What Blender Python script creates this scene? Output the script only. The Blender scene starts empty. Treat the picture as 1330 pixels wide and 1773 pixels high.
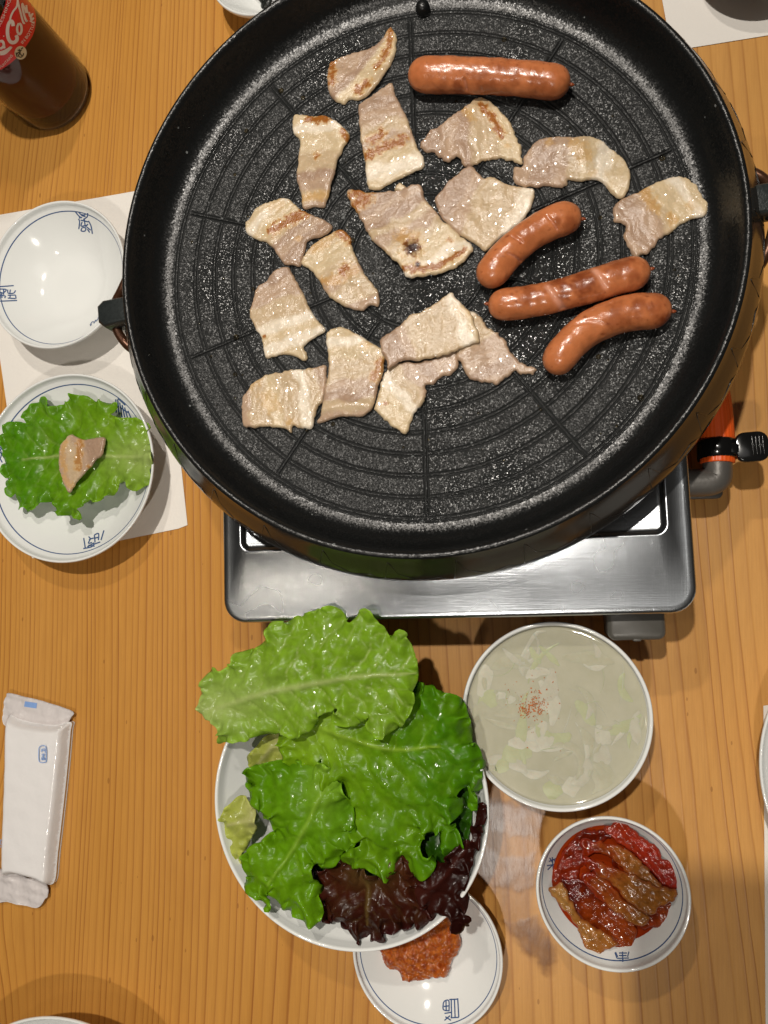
import bpy, math, random
import numpy as np
from mathutils import Vector, Matrix, noise
from mathutils.geometry import delaunay_2d_cdt
from mathutils.bvhtree import BVHTree

random.seed(7)
rng = np.random.default_rng(7)
C = bpy.context.scene.collection
SCN = bpy.context.scene
S = 0.01                                  # everything below is written in centimetres

# ------------------------------------------------------------------ camera
HC = 55.0                                 # the phone was held 55 cm over the table
FPX = 1330.0                              # focal length in photo pixels
n_ = np.array([0.20, 0.09, 1.0]); n_ /= np.linalg.norm(n_)
ex = np.array([1.0, 0, 0]) - n_ * n_[0]; ex /= np.linalg.norm(ex)
ey = np.cross(n_, ex)
cam_d = bpy.data.cameras.new('camera'); cam = bpy.data.objects.new('camera', cam_d); C.objects.link(cam)
right = (ex[0], -ey[0], -n_[0]); up = (-ex[1], ey[1], n_[1]); back = (-ex[2], ey[2], n_[2])
M = Matrix.Identity(4)
for i in range(3):
    M[i][0] = right[i]; M[i][1] = up[i]; M[i][2] = back[i]
M[2][3] = HC * S
cam.matrix_world = M
cam_d.sensor_fit = 'VERTICAL'; cam_d.sensor_height = 36.0; cam_d.lens = 36.0 * FPX / 1773.0
cam_d.clip_start = 0.005; cam_d.clip_end = 50.0
SCN.camera = cam

# ------------------------------------------------------------------ world, lamps, exposure
w = bpy.data.worlds.new('World'); SCN.world = w; w.use_nodes = True
bg = w.node_tree.nodes['Background']
bg.inputs[0].default_value = (1.0, 0.90, 0.78, 1); bg.inputs[1].default_value = 0.022
SCN.view_settings.view_transform = 'Standard'; SCN.view_settings.look = 'None'
SCN.view_settings.exposure = 0.0; SCN.view_settings.gamma = 1.0

def lamp(name, kind, loc, power, color, size):
    d = bpy.data.lights.new(name, kind); d.energy = power; d.color = color
    if kind == 'AREA':
        d.shape = 'DISK'; d.size = size * 2 * S
    else:
        d.shadow_soft_size = size * S
    o = bpy.data.objects.new(name, d); C.objects.link(o); o.location = [c * S for c in loc]
    return o
lamp('downlight_near', 'POINT', (-6, -50, 105), 11.5, (1.0, 0.93, 0.84), 2.2)
lamp('downlight_far', 'POINT', (-15, 39, 150), 54.0, (1.0, 0.93, 0.84), 1.9)
lamp('downlight_back', 'POINT', (-22, 76, 120), 17.0, (1.0, 0.92, 0.82), 2.0)
lamp('downlight_left', 'POINT', (-52, -25, 115), 2.0, (1.0, 0.88, 0.72), 2.0)
lamp('pendant_lamp', 'AREA', (6, 14, 150), 0.40, (1.0, 0.97, 0.94), 26.0)

# ------------------------------------------------------------------ helpers
def ray(px, py):
    d = np.array([(px - 665) / FPX, (py - 886.5) / FPX, 1.0])
    return Vector((d @ ex, -(d @ ey), -(d @ n_)))
def at(px, py, z=0.0):
    """the place at height z (cm) seen at photo pixel px, py"""
    r = ray(px, py); t = (z - HC) / r.z
    return Vector((r.x * t, r.y * t, z))
def Z(pts, s, o):
    return [(x / s + o[0], y / s + o[1]) for x, y in pts]
LOC = {}
def mesh(name, V, F, smooth=True):
    me = bpy.data.meshes.new(name)
    me.from_pydata([tuple(v) for v in V], [], [tuple(f) for f in F]); me.update()
    if smooth:
        me.polygons.foreach_set('use_smooth', [True] * len(me.polygons))
    return me
def wloc(o): return LOC[o.name]
def build(name, V, F, mat, parent=None, smooth=True, origin=None):
    V = np.array([tuple(v) for v in V], float)
    if parent is not None: org = wloc(parent)
    elif origin is not None: org = np.array(origin, float)
    else: org = np.array([(V[:, 0].min() + V[:, 0].max()) / 2, (V[:, 1].min() + V[:, 1].max()) / 2, V[:, 2].min()])
    me = mesh(name, (V - org) * S, F, smooth)
    for m in (mat if isinstance(mat, (list, tuple)) else [mat]):
        me.materials.append(m)
    o = bpy.data.objects.new(name, me); C.objects.link(o)
    LOC[o.name] = org
    if parent is not None: o.parent = parent
    else: o.location = org * S
    return o
def tag(o, label=None, cat=None, group=None, kind=None):
    if label: o['label'] = label
    if cat: o['category'] = cat
    if group: o['group'] = group
    if kind: o['kind'] = kind
    return o
def thing(name, loc, label, cat, group=None):
    o = bpy.data.objects.new(name, None); C.objects.link(o); o.empty_display_size = 0.02
    LOC[o.name] = np.array(loc, float); o.location = [c * S for c in loc]
    return tag(o, label, cat, group)
def sharp(o, ang=40):
    o.data.update()
    try: o.data.set_sharp_from_angle(angle=math.radians(ang))
    except Exception: pass
    return o
def color(o, cols):
    a = o.data.attributes.new('Col', 'FLOAT_COLOR', 'POINT')
    c = np.ones((len(cols), 4)); c[:, :3] = np.asarray(cols)[:, :3]
    a.data.foreach_set('color', c.ravel())
def fattr(o, name, vals):
    a = o.data.attributes.new(name, 'FLOAT', 'POINT'); a.data.foreach_set('value', np.asarray(vals, np.float32))
def nz(x, y, z=0.0): return noise.noise(Vector((x, y, z)))
def smooth01(a, b, x):
    t = np.clip((np.asarray(x, float) - a) / (b - a), 0, 1); return t * t * (3 - 2 * t)
def catmull(P, per=8, closed=True):
    P = np.array([tuple(p) for p in P], float); n = len(P); out = []
    rngs = range(n) if closed else range(n - 1)
    for i in rngs:
        if closed: a, b, c, d = P[i - 1], P[i], P[(i + 1) % n], P[(i + 2) % n]
        else: a, b, c, d = P[max(i - 1, 0)], P[i], P[i + 1], P[min(i + 2, n - 1)]
        for k in range(per):
            t = k / per
            out.append(0.5 * (2 * b + (c - a) * t + (2 * a - 5 * b + 4 * c - d) * t * t + (3 * b - a - 3 * c + d) * t ** 3))
    if not closed: out.append(P[-1])
    return np.array(out)
def resample(P, step, closed=True):
    Q = np.vstack([P, P[:1]]) if closed else P
    L = np.r_[0, np.cumsum(np.linalg.norm(np.diff(Q, axis=0), axis=1))]
    n = max(int(L[-1] / step), 8)
    s = np.linspace(0, L[-1], n + (0 if closed else 1), endpoint=not closed)
    return np.c_[[np.interp(s, L, Q[:, k]) for k in range(Q.shape[1])]].T
def inside(P, X):
    r = np.zeros(len(X), bool); j = len(P) - 1
    for i in range(len(P)):
        a, b = P[i], P[j]
        k = ((a[1] > X[:, 1]) != (b[1] > X[:, 1])) & (X[:, 0] < (b[0] - a[0]) * (X[:, 1] - a[1]) / (b[1] - a[1] + 1e-12) + a[0])
        r ^= k; j = i
    return r
def segdist(X, P, closed=True, param=False):
    Q = np.vstack([P, P[:1]]) if closed else P
    best = np.full(len(X), 1e9); bs = np.zeros(len(X)); sg = np.zeros(len(X)); acc = 0
    for a, b in zip(Q[:-1], Q[1:]):
        ab = b - a; L = np.hypot(*ab) + 1e-12
        t = np.clip(((X - a) @ ab) / L ** 2, 0, 1)
        dv = X - (a + t[:, None] * ab); d = np.hypot(dv[:, 0], dv[:, 1])
        m = d < best; best = np.where(m, d, best); bs = np.where(m, acc + t * L, bs)
        cr = ab[0] * dv[:, 1] - ab[1] * dv[:, 0]; sg = np.where(m, np.sign(cr), sg); acc += L
    return (best, bs, sg, acc) if param else best
def triang(outline, h):
    """triangulated patch inside an outline (cm): verts, faces, distance to the edge, number of edge verts"""
    B = resample(outline, h)
    x0, y0 = B.min(0); x1, y1 = B.max(0)
    gx, gy = np.meshgrid(np.arange(x0, x1, h), np.arange(y0, y1, h * 0.87))
    gx = gx + (np.arange(gx.shape[0])[:, None] % 2) * h / 2
    X = np.c_[gx.ravel(), gy.ravel()] + rng.uniform(-.12, .12, (gx.size, 2)) * h
    X = X[inside(B, X)]; X = X[segdist(X, B) > 0.55 * h]
    vs = [Vector(p) for p in np.vstack([B, X])]
    out = delaunay_2d_cdt(vs, [], [list(range(len(B)))], 1, 1e-5)
    V = np.array([tuple(v) for v in out[0]]); F = [tuple(f) for f in out[2]]
    F = [f if ((V[f[1]] - V[f[0]])[0] * (V[f[2]] - V[f[0]])[1] - (V[f[1]] - V[f[0]])[1] * (V[f[2]] - V[f[0]])[0]) > 0 else f[::-1] for f in F]
    return V, F, segdist(V, B), B
def lathe(prof, c, n=96, close_top=False, caps=(True, True)):
    V = []; F = []; idx = []
    for r, z in prof:
        if r < 1e-6: idx.append([len(V)]); V.append((c[0], c[1], z))
        else:
            idx.append(list(range(len(V), len(V) + n)))
            V += [(c[0] + r * math.cos(2 * math.pi * k / n), c[1] + r * math.sin(2 * math.pi * k / n), z) for k in range(n)]
    for a, b in zip(idx[:-1], idx[1:]):
        for k in range(n):
            k2 = (k + 1) % n
            if len(a) == 1: F.append((a[0], b[k2], b[k]))
            elif len(b) == 1: F.append((a[k], a[k2], b[0]))
            else: F.append((a[k], a[k2], b[k2], b[k]))
    return V, F
def tube(P, r, n=10, caps=True):
    P = [Vector(p) for p in P]; rs = r if hasattr(r, '__len__') else [r] * len(P)
    V = []; F = []; nrm = None
    for i, p in enumerate(P):
        t = (P[min(i + 1, len(P) - 1)] - P[max(i - 1, 0)]).normalized()
        if nrm is None: nrm = t.orthogonal().normalized()
        nrm = (nrm - t * nrm.dot(t)).normalized(); bn = t.cross(nrm)
        for k in range(n):
            a = 2 * math.pi * k / n; V.append(p + (nrm * math.cos(a) + bn * math.sin(a)) * rs[i])
    for i in range(len(P) - 1):
        for k in range(n):
            k2 = (k + 1) % n; F.append((i * n + k, i * n + k2, (i + 1) * n + k2, (i + 1) * n + k))
    if caps:
        F.append(tuple(range(n))[::-1]); F.append(tuple((len(P) - 1) * n + k for k in range(n)))
    return V, F
def join(*parts):
    V = []; F = []
    for v, f in parts:
        k = len(V); V += [tuple(p) for p in v]; F += [tuple(i + k for i in q) for q in f]
    return V, F
def rrect(x0, y0, x1, y1, r, n=8):
    P = []
    for cx, cy, a0 in ((x1 - r, y1 - r, 0), (x0 + r, y1 - r, 90), (x0 + r, y0 + r, 180), (x1 - r, y0 + r, 270)):
        for k in range(n + 1):
            a = math.radians(a0 + 90 * k / n); P.append((cx + r * math.cos(a), cy + r * math.sin(a)))
    return P
def loft(loops, cap0=True, cap1=True):
    V = []; F = []; n = len(loops[0])
    for L in loops: V += [tuple(p) for p in L]
    for i in range(len(loops) - 1):
        for k in range(n):
            k2 = (k + 1) % n; F.append((i * n + k, i * n + k2, (i + 1) * n + k2, (i + 1) * n + k))
    if cap0: F.append(tuple(range(n))[::-1])
    if cap1: F.append(tuple((len(loops) - 1) * n + k for k in range(n)))
    return V, F
def rbox(x0, y0, z0, x1, y1, z1, r, b=0.15, n=6):
    def L(i, z): return [(x, y, z) for x, y in rrect(x0 + i, y0 + i, x1 - i, y1 - i, max(r - i, .02), n)]
    return loft([L(b, z0), L(b * .3, z0 + b * .3), L(0, z0 + b), L(0, z1 - b), L(b * .3, z1 - b * .3), L(b, z1)])
def rotz(V, c, a):
    ca, sa = math.cos(a), math.sin(a)
    return [(c[0] + (x - c[0]) * ca - (y - c[1]) * sa, c[1] + (x - c[0]) * sa + (y - c[1]) * ca, z) for x, y, z in V]
def bvh_of(V, F): return BVHTree.FromPolygons([Vector(v) for v in V], [list(f) for f in F])
def onto(bvh, px, py, lift=0.012):
    r = ray(px, py).normalized(); h = bvh.ray_cast(Vector((0, 0, HC)), r)
    if h[0] is None: return None
    n = h[1] if h[1].dot(r) < 0 else -h[1]
    return h[0] + n * lift, n
def strokes_on(bvh, strokes, wpx, lift=0.012):
    """printed strokes (photo pixels) laid as thin ribbons on a real surface"""
    V = []; F = []
    for st in strokes:
        ww = wpx
        if isinstance(st, tuple) and not isinstance(st[0], tuple): ww, st = st
        P = catmull(st, 5, False) if len(st) > 2 else resample(np.array(st, float), 2, False)
        P = np.asarray(P); T = np.gradient(P, axis=0); T /= (np.linalg.norm(T, axis=1)[:, None] + 1e-9)
        N = np.c_[-T[:, 1], T[:, 0]] * ww / 2; last = None
        for p, nn in zip(P, N):
            a = onto(bvh, *(p + nn), lift); b = onto(bvh, *(p - nn), lift)
            if a is None or b is None: last = None; continue
            V += [a[0], b[0]]
            if last is not None: F.append((last, last + 1, len(V) - 1, len(V) - 2))
            last = len(V) - 2
    return V, F

# ------------------------------------------------------------------ materials
def mat(name):
    m = bpy.data.materials.new(name); m.use_nodes = True
    nt = m.node_tree; return m, nt, nt.nodes['Principled BSDF']
def N(nt, typ, **kw):
    n = nt.nodes.new(typ)
    for k, v in kw.items():
        if k.startswith('i_'):
            key = k[2:]; key = int(key) if key.isdigit() else key.replace('_', ' ')
            n.inputs[key].default_value = v
        else: setattr(n, k, v)
    return n
def math_(nt, op, a, b=None, clamp=False):
    n = nt.nodes.new('ShaderNodeMath'); n.operation = op; n.use_clamp = clamp
    for i, v in enumerate((a, b)):
        if v is None: continue
        if hasattr(v, 'is_linked'): nt.links.new(v, n.inputs[i])
        else: n.inputs[i].default_value = v
    return n.outputs[0]
def ramp(nt, fac, stops):
    r = nt.nodes.new('ShaderNodeValToRGB'); e = r.color_ramp.elements
    while len(e) < len(stops): e.new(0.5)
    for k, (p, c) in enumerate(stops):
        e[k].position = p; e[k].color = (c, c, c, 1) if not hasattr(c, '__len__') else (*c, 1)
    nt.links.new(fac, r.inputs[0]); return r.outputs[0]
def mixc(nt, fac, a, b, mode='MIX'):
    n = nt.nodes.new('ShaderNodeMix'); n.data_type = 'RGBA'; n.blend_type = mode
    for s, v in ((n.inputs[0], fac), (n.inputs[6], a), (n.inputs[7], b)):
        if hasattr(v, 'is_linked'): nt.links.new(v, s)
        else: s.default_value = v if not hasattr(v, '__len__') else (*v, 1)[:4]
    return n.outputs[2]
def coords(nt, scale=(1, 1, 1), obj=True):
    t = nt.nodes.new('ShaderNodeTexCoord'); m = nt.nodes.new('ShaderNodeMapping')
    m.inputs['Scale'].default_value = scale
    nt.links.new(t.outputs['Object'], m.inputs[0]); return m.outputs[0]
def noise_(nt, vec, scale, detail=2.0, rough=0.5):
    n = N(nt, 'ShaderNodeTexNoise', i_Scale=scale, i_Detail=detail, i_Roughness=rough)
    nt.links.new(vec, n.inputs['Vector']); return n.outputs[0]
def bump(nt, height, strength, dist, p, normal=None):
    b = N(nt, 'ShaderNodeBump', i_Strength=strength, i_Distance=dist)
    nt.links.new(height, b.inputs['Height'])
    if normal is not None: nt.links.new(normal, b.inputs['Normal'])
    if p is not None: nt.links.new(b.outputs[0], p.inputs['Normal'])
    return b.outputs[0]
def simple(name, col, rough=0.4, metal=0.0, spec=0.5, var=0.0, vs=40.0, bmp=0.0, bs=300.0, coat=0.0):
    m, nt, p = mat(name)
    p.inputs['Base Color'].default_value = (*col, 1); p.inputs['Roughness'].default_value = rough
    p.inputs['Metallic'].default_value = metal; p.inputs['Specular IOR Level'].default_value = spec
    p.inputs['Coat Weight'].default_value = coat
    v = coords(nt)
    if var:
        f = noise_(nt, v, vs, 4)
        nt.links.new(mixc(nt, f, [c * (1 - var) for c in col], [min(c * (1 + var), 1) for c in col]), p.inputs['Base Color'])
        nt.links.new(math_(nt, 'ADD', math_(nt, 'MULTIPLY', f, 0.12), rough - 0.06), p.inputs['Roughness'])
    if bmp: bump(nt, noise_(nt, v, bs, 3), bmp, 0.0006, p)
    return m

def wood_mat():
    m, nt, p = mat('pine_wood'); L = nt.links
    a = N(nt, 'ShaderNodeAttribute', attribute_name='ring')
    fr = math_(nt, 'FRACT', a.outputs['Fac']); fl = math_(nt, 'FLOOR', a.outputs['Fac'])
    wn = N(nt, 'ShaderNodeTexWhiteNoise', noise_dimensions='1D'); L.new(fl, wn.inputs['W'])
    late = ramp(nt, fr, [(0.0, 0.25), (0.06, 0.0), (0.50, 0.03), (0.82, 0.35), (0.93, 1.0), (1.0, 0.5)])
    late = math_(nt, 'MULTIPLY', late, math_(nt, 'ADD', math_(nt, 'MULTIPLY', wn.outputs[0], 0.65), 0.35))
    v = coords(nt, (1, 0.035, 1)); fib = noise_(nt, v, 900, 3, .6)
    v2 = coords(nt, (1, 0.25, 1)); blot = noise_(nt, v2, 14, 3)
    tn = N(nt, 'ShaderNodeAttribute', attribute_name='gloss_tone')
    base = mixc(nt, tn.outputs['Fac'], mixc(nt, blot, (0.50, 0.225, 0.038), (0.61, 0.295, 0.060)), mixc(nt, blot, (0.56, 0.275, 0.066), (0.66, 0.35, 0.105)))  # second pair is paler: lamp gloss put into the wood colour
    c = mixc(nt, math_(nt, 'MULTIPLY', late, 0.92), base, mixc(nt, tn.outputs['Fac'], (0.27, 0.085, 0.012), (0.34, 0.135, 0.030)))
    c = mixc(nt, ramp(nt, fib, [(0.35, 0.16), (0.6, 0.0)]), c, (0.30, 0.12, 0.03))
    stn = noise_(nt, coords(nt, (1, .4, 1)), 11, 5, .65)
    c = mixc(nt, ramp(nt, stn, [(.50, 0.0), (.68, .22)]), c, (.33, .13, .025))
    # small dark pores and flecks lying along the grain
    v3 = coords(nt, (1, 0.42, 1))
    vo = N(nt, 'ShaderNodeTexVoronoi', i_Scale=150.0); L.new(v3, vo.inputs['Vector'])
    sc = N(nt, 'ShaderNodeSeparateColor'); L.new(vo.outputs['Color'], sc.inputs[0])
    fleck = math_(nt, 'MULTIPLY', math_(nt, 'LESS_THAN', vo.outputs['Distance'], math_(nt, 'MULTIPLY', sc.outputs[1], 0.16)), math_(nt, 'GREATER_THAN', sc.outputs[0], 0.80))
    c = mixc(nt, math_(nt, 'MULTIPLY', fleck, 0.45), c, (0.20, 0.07, 0.015))
    L.new(c, p.inputs['Base Color'])
    L.new(math_(nt, 'ADD', math_(nt, 'MULTIPLY', blot, 0.22), 0.26), p.inputs['Roughness'])
    p.inputs['Specular IOR Level'].default_value = 0.42
    nb = bump(nt, late, 0.25, 0.0004, None)
    nb = bump(nt, fib, 0.14, 0.0003, None, nb)
    # dents and scratches from years of use
    dv = N(nt, 'ShaderNodeTexVoronoi', i_Scale=48.0); rt = coords(nt, (1, .3, 1)); rt.node.inputs['Rotation'].default_value = (0, 0, .35); L.new(rt, dv.inputs['Vector'])
    ds = N(nt, 'ShaderNodeSeparateColor'); L.new(dv.outputs['Color'], ds.inputs[0])
    dent = math_(nt, 'MULTIPLY', ramp(nt, dv.outputs['Distance'], [(0.0, 1.0), (0.10, 0.0)]), math_(nt, 'GREATER_THAN', ds.outputs[0], 0.72))
    nb = bump(nt, dent, -0.9, 0.0012, None, nb)
    bump(nt, noise_(nt, coords(nt), 260, 3), 0.10, 0.0004, p, nb)
    return m
def porcelain():
    m, nt, p = mat('white_porcelain'); v = coords(nt)
    nt.links.new(mixc(nt, noise_(nt, v, 25, 3), (0.76, 0.78, 0.76), (0.82, 0.83, 0.81)), p.inputs['Base Color'])
    p.inputs['Roughness'].default_value = 0.10; p.inputs['Coat Weight'].default_value = 0.3
    bump(nt, noise_(nt, v, 60, 2), 0.05, 0.001, p); return m
def blue_print():
    m, nt, p = mat('cobalt_print'); v = coords(nt)
    nt.links.new(mixc(nt, noise_(nt, v, 700, 3), (0.025, 0.055, 0.16), (0.09, 0.16, 0.32)), p.inputs['Base Color'])
    p.inputs['Roughness'].default_value = 0.15; return m
def pan_mat(floor):
    m, nt, p = mat('speckled_nonstick' if floor else 'black_nonstick'); L = nt.links; v = coords(nt)
    vb = N(nt, 'ShaderNodeTexVoronoi', i_Scale=420.0); L.new(v, vb.inputs['Vector'])
    sb = N(nt, 'ShaderNodeSeparateColor'); L.new(vb.outputs['Color'], sb.inputs[0])
    big = math_(nt, 'MULTIPLY', math_(nt, 'LESS_THAN', vb.outputs['Distance'], math_(nt, 'MULTIPLY', sb.outputs[2], 0.42)), math_(nt, 'GREATER_THAN', sb.outputs[1], 0.93 if floor else 0.992))
    L.new(mixc(nt, math_(nt, 'MULTIPLY', big, 0.8), (0.020, 0.021, 0.021) if floor else (0.007, 0.0075, 0.0075), (0.20, 0.21, 0.21)), p.inputs['Base Color'])
    g = N(nt, 'ShaderNodeNewGeometry')
    # coarse mineral flakes, each tilted its own way
    vo = N(nt, 'ShaderNodeTexVoronoi', i_Scale=1750.0 if floor else 1300.0); L.new(v, vo.inputs['Vector'])
    def vm(op, a, b):
        n = N(nt, 'ShaderNodeVectorMath', operation=op)
        for i_, q in enumerate((a, b)):
            if hasattr(q, 'is_linked'): L.new(q, n.inputs[i_])
            elif q is not None: n.inputs[i_].default_value = q
        return n.outputs[0]
    if floor:
        gr = N(nt, 'ShaderNodeAttribute', attribute_name='groove')
        am = math_(nt, 'ADD', math_(nt, 'MULTIPLY', gr.outputs['Fac'], -0.85), 0.88)
        sc3 = N(nt, 'ShaderNodeVectorMath', operation='SCALE'); L.new(vm('SUBTRACT', vo.outputs['Color'], (.5, .5, .5)), sc3.inputs[0]); L.new(am, sc3.inputs['Scale']); off = sc3.outputs[0]
        L.new(math_(nt, 'SUBTRACT', 0.5, math_(nt, 'MULTIPLY', gr.outputs['Fac'], 0.36)), p.inputs['Specular IOR Level'])
    else: off = vm('MULTIPLY', vm('SUBTRACT', vo.outputs['Color'], (.5, .5, .5)), (.22, .22, .22))
    nrm = vm('NORMALIZE', vm('ADD', g.outputs['Normal'], off), None)
    L.new(bump(nt, noise_(nt, v, 420, 3, .6), 0.35 if floor else .12, 0.0008, None, nrm), p.inputs['Normal'])
    wet = noise_(nt, v, 20, 4)
    if floor:      # fat has run together towards the drain in the middle
        ln = N(nt, 'ShaderNodeVectorMath', operation='LENGTH'); L.new(v, ln.inputs[0])
        wet = math_(nt, 'ADD', wet, ramp(nt, math_(nt, 'MULTIPLY', ln.outputs['Value'], 6.0), [(0.15, 0.12), (0.8, -0.05)]))
    L.new(ramp(nt, wet, [(0.44, 0.42), (0.60, 0.28), (0.72, 0.12)] if floor else [(.4, .34), (.6, .28)]), p.inputs['Roughness'])
    if not floor: p.inputs['Specular IOR Level'].default_value = .4
    return m
def steel_mat():
    m, nt, p = mat('brushed_steel'); L = nt.links
    vh = coords(nt, (0.02, 1, 1)); b1 = noise_(nt, vh, 1600, 3, .7)
    vv = coords(nt, (1, 0.03, 1)); b2 = noise_(nt, vv, 1100, 3, .7)
    v = coords(nt); sm = noise_(nt, v, 9, 3)
    L.new(mixc(nt, sm, (0.44, 0.47, 0.50), (0.58, 0.61, 0.64)), p.inputs['Base Color'])
    p.inputs['Metallic'].default_value = 1.0
    L.new(ramp(nt, sm, [(0.3, 0.17), (0.7, 0.30)]), p.inputs['Roughness'])
    n1 = bump(nt, b1, 0.20, 0.0003, None); n2 = bump(nt, b2, 0.12, 0.0003, None, n1)
    # scattered scratches
    wv = N(nt, 'ShaderNodeTexVoronoi', feature='DISTANCE_TO_EDGE', i_Scale=60.0); rs_ = coords(nt, (1, .05, 1)); rs_.node.inputs['Rotation'].default_value = (0, 0, .25); L.new(rs_, wv.inputs['Vector'])
    scr = math_(nt, 'LESS_THAN', wv.outputs['Distance'], 0.010)
    bump(nt, scr, 0.12, 0.0002, p, n2); return m
def vc_mat(name, rough, spec=0.5, sss=0.0, sssr=0.002, bmp=0.3, bs=400.0, bd=0.0008, trans=0.0, coat=0.0, var=0.12, rv=0.15, glint=0.0, gs=700.0):
    """food: colour comes from the food itself (attribute), grain and wetness from noise"""
    m, nt, p = mat(name); L = nt.links; v = coords(nt)
    a = N(nt, 'ShaderNodeAttribute', attribute_name='Col')
    f = noise_(nt, v, bs * .6, 4, .6)
    dk = mixc(nt, 1.0, a.outputs['Color'], (1 - var, 1 - var * 1.1, 1 - var * 1.3), 'MULTIPLY')
    c = mixc(nt, ramp(nt, f, [(0.3, 0.0), (0.7, 1.0)]), dk, a.outputs['Color'])
    L.new(c, p.inputs['Base Color'])
    L.new(math_(nt, 'ADD', math_(nt, 'MULTIPLY', noise_(nt, v, bs * .25, 3), rv), rough - rv / 2), p.inputs['Roughness'])
    p.inputs['Specular IOR Level'].default_value = spec; p.inputs['Coat Weight'].default_value = coat
    p.inputs['Coat Roughness'].default_value = 0.12
    if sss:
        p.inputs['Subsurface Weight'].default_value = sss; p.inputs['Subsurface Radius'].default_value = (1, .5, .3)
        p.inputs['Subsurface Scale'].default_value = sssr
    n1 = bump(nt, noise_(nt, v, bs, 4, .6), bmp, bd, None)
    bump(nt, noise_(nt, v, bs * .22, 2), bmp, bd * 2, p, n1)
    if glint:          # a broken film of fat or water: small facets catch the lamps
        g = N(nt, 'ShaderNodeNewGeometry'); vo = N(nt, 'ShaderNodeTexVoronoi', i_Scale=gs); L.new(v, vo.inputs['Vector'])
        def vm(op, a_, b_):
            q = N(nt, 'ShaderNodeVectorMath', operation=op); L.new(a_, q.inputs[0])
            if hasattr(b_, 'is_linked'): L.new(b_, q.inputs[1])
            elif b_ is not None: q.inputs[1].default_value = b_
            return q.outputs[0]
        off = vm('MULTIPLY', vm('SUBTRACT', vo.outputs['Color'], (.5, .5, .5)), (glint,) * 3)
        L.new(vm('NORMALIZE', vm('ADD', g.outputs['Normal'], off), None), p.inputs['Coat Normal'])
        L.new(ramp(nt, noise_(nt, v, gs * .14, 3), [(.42, 0.0), (.60, coat)]), p.inputs['Coat Weight'])
        p.inputs['Coat Roughness'].default_value = 0.10
    if trans:
        t = N(nt, 'ShaderNodeBsdfTranslucent'); L.new(c, t.inputs[0]); mx = N(nt, 'ShaderNodeMixShader', i_0=trans)
        L.new(p.outputs[0], mx.inputs[1]); L.new(t.outputs[0], mx.inputs[2])
        L.new(mx.outputs[0], nt.nodes['Material Output'].inputs[0])
    return m
def clear_mat(name, tint, glossy, rough, bs=120, bmp=0.2, fres=1.0):
    m, nt, p = mat(name); L = nt.links; nt.nodes.remove(p)
    t = N(nt, 'ShaderNodeBsdfTransparent'); t.inputs[0].default_value = (*tint, 1)
    g = N(nt, 'ShaderNodeBsdfGlossy', i_Roughness=rough); g.inputs[0].default_value = (1, 1, 1, 1)
    mx = N(nt, 'ShaderNodeMixShader')
    lw = N(nt, 'ShaderNodeFresnel', i_IOR=1.33)
    L.new(math_(nt, 'ADD', math_(nt, 'MULTIPLY', lw.outputs[0], fres), glossy, True), mx.inputs[0])
    b = bump(nt, noise_(nt, coords(nt), bs, 4), bmp, 0.001, None)
    L.new(b, g.inputs['Normal'])
    L.new(t.outputs[0], mx.inputs[1]); L.new(g.outputs[0], mx.inputs[2]); L.new(mx.outputs[0], nt.nodes['Material Output'].inputs[0])
    return m
def wet_mat():
    m, nt, p = mat('wet_wood'); L = nt.links; nt.nodes.remove(p)
    a = N(nt, 'ShaderNodeAttribute', attribute_name='wet'); v = coords(nt)
    t = N(nt, 'ShaderNodeBsdfTransparent'); L.new(mixc(nt, a.outputs['Fac'], (1, 1, 1), (.62, .57, .55)), t.inputs[0])
    g = N(nt, 'ShaderNodeBsdfGlossy', i_Roughness=.27); g.inputs[0].default_value = (1, 1, 1, 1)
    L.new(bump(nt, noise_(nt, coords(nt, (1, .25, 1)), 380, 3, .55), .14, .0008, None), g.inputs['Normal'])
    mx = N(nt, 'ShaderNodeMixShader'); gl = ramp(nt, noise_(nt, coords(nt, (1, .2, 1)), 300, 3, .5), [(.30, .7), (.62, 1.0)])
    L.new(math_(nt, 'MULTIPLY', math_(nt, 'MULTIPLY', a.outputs['Fac'], .034), gl), mx.inputs[0])
    L.new(t.outputs[0], mx.inputs[1]); L.new(g.outputs[0], mx.inputs[2]); L.new(mx.outputs[0], nt.nodes['Material Output'].inputs[0]); return m
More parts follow.
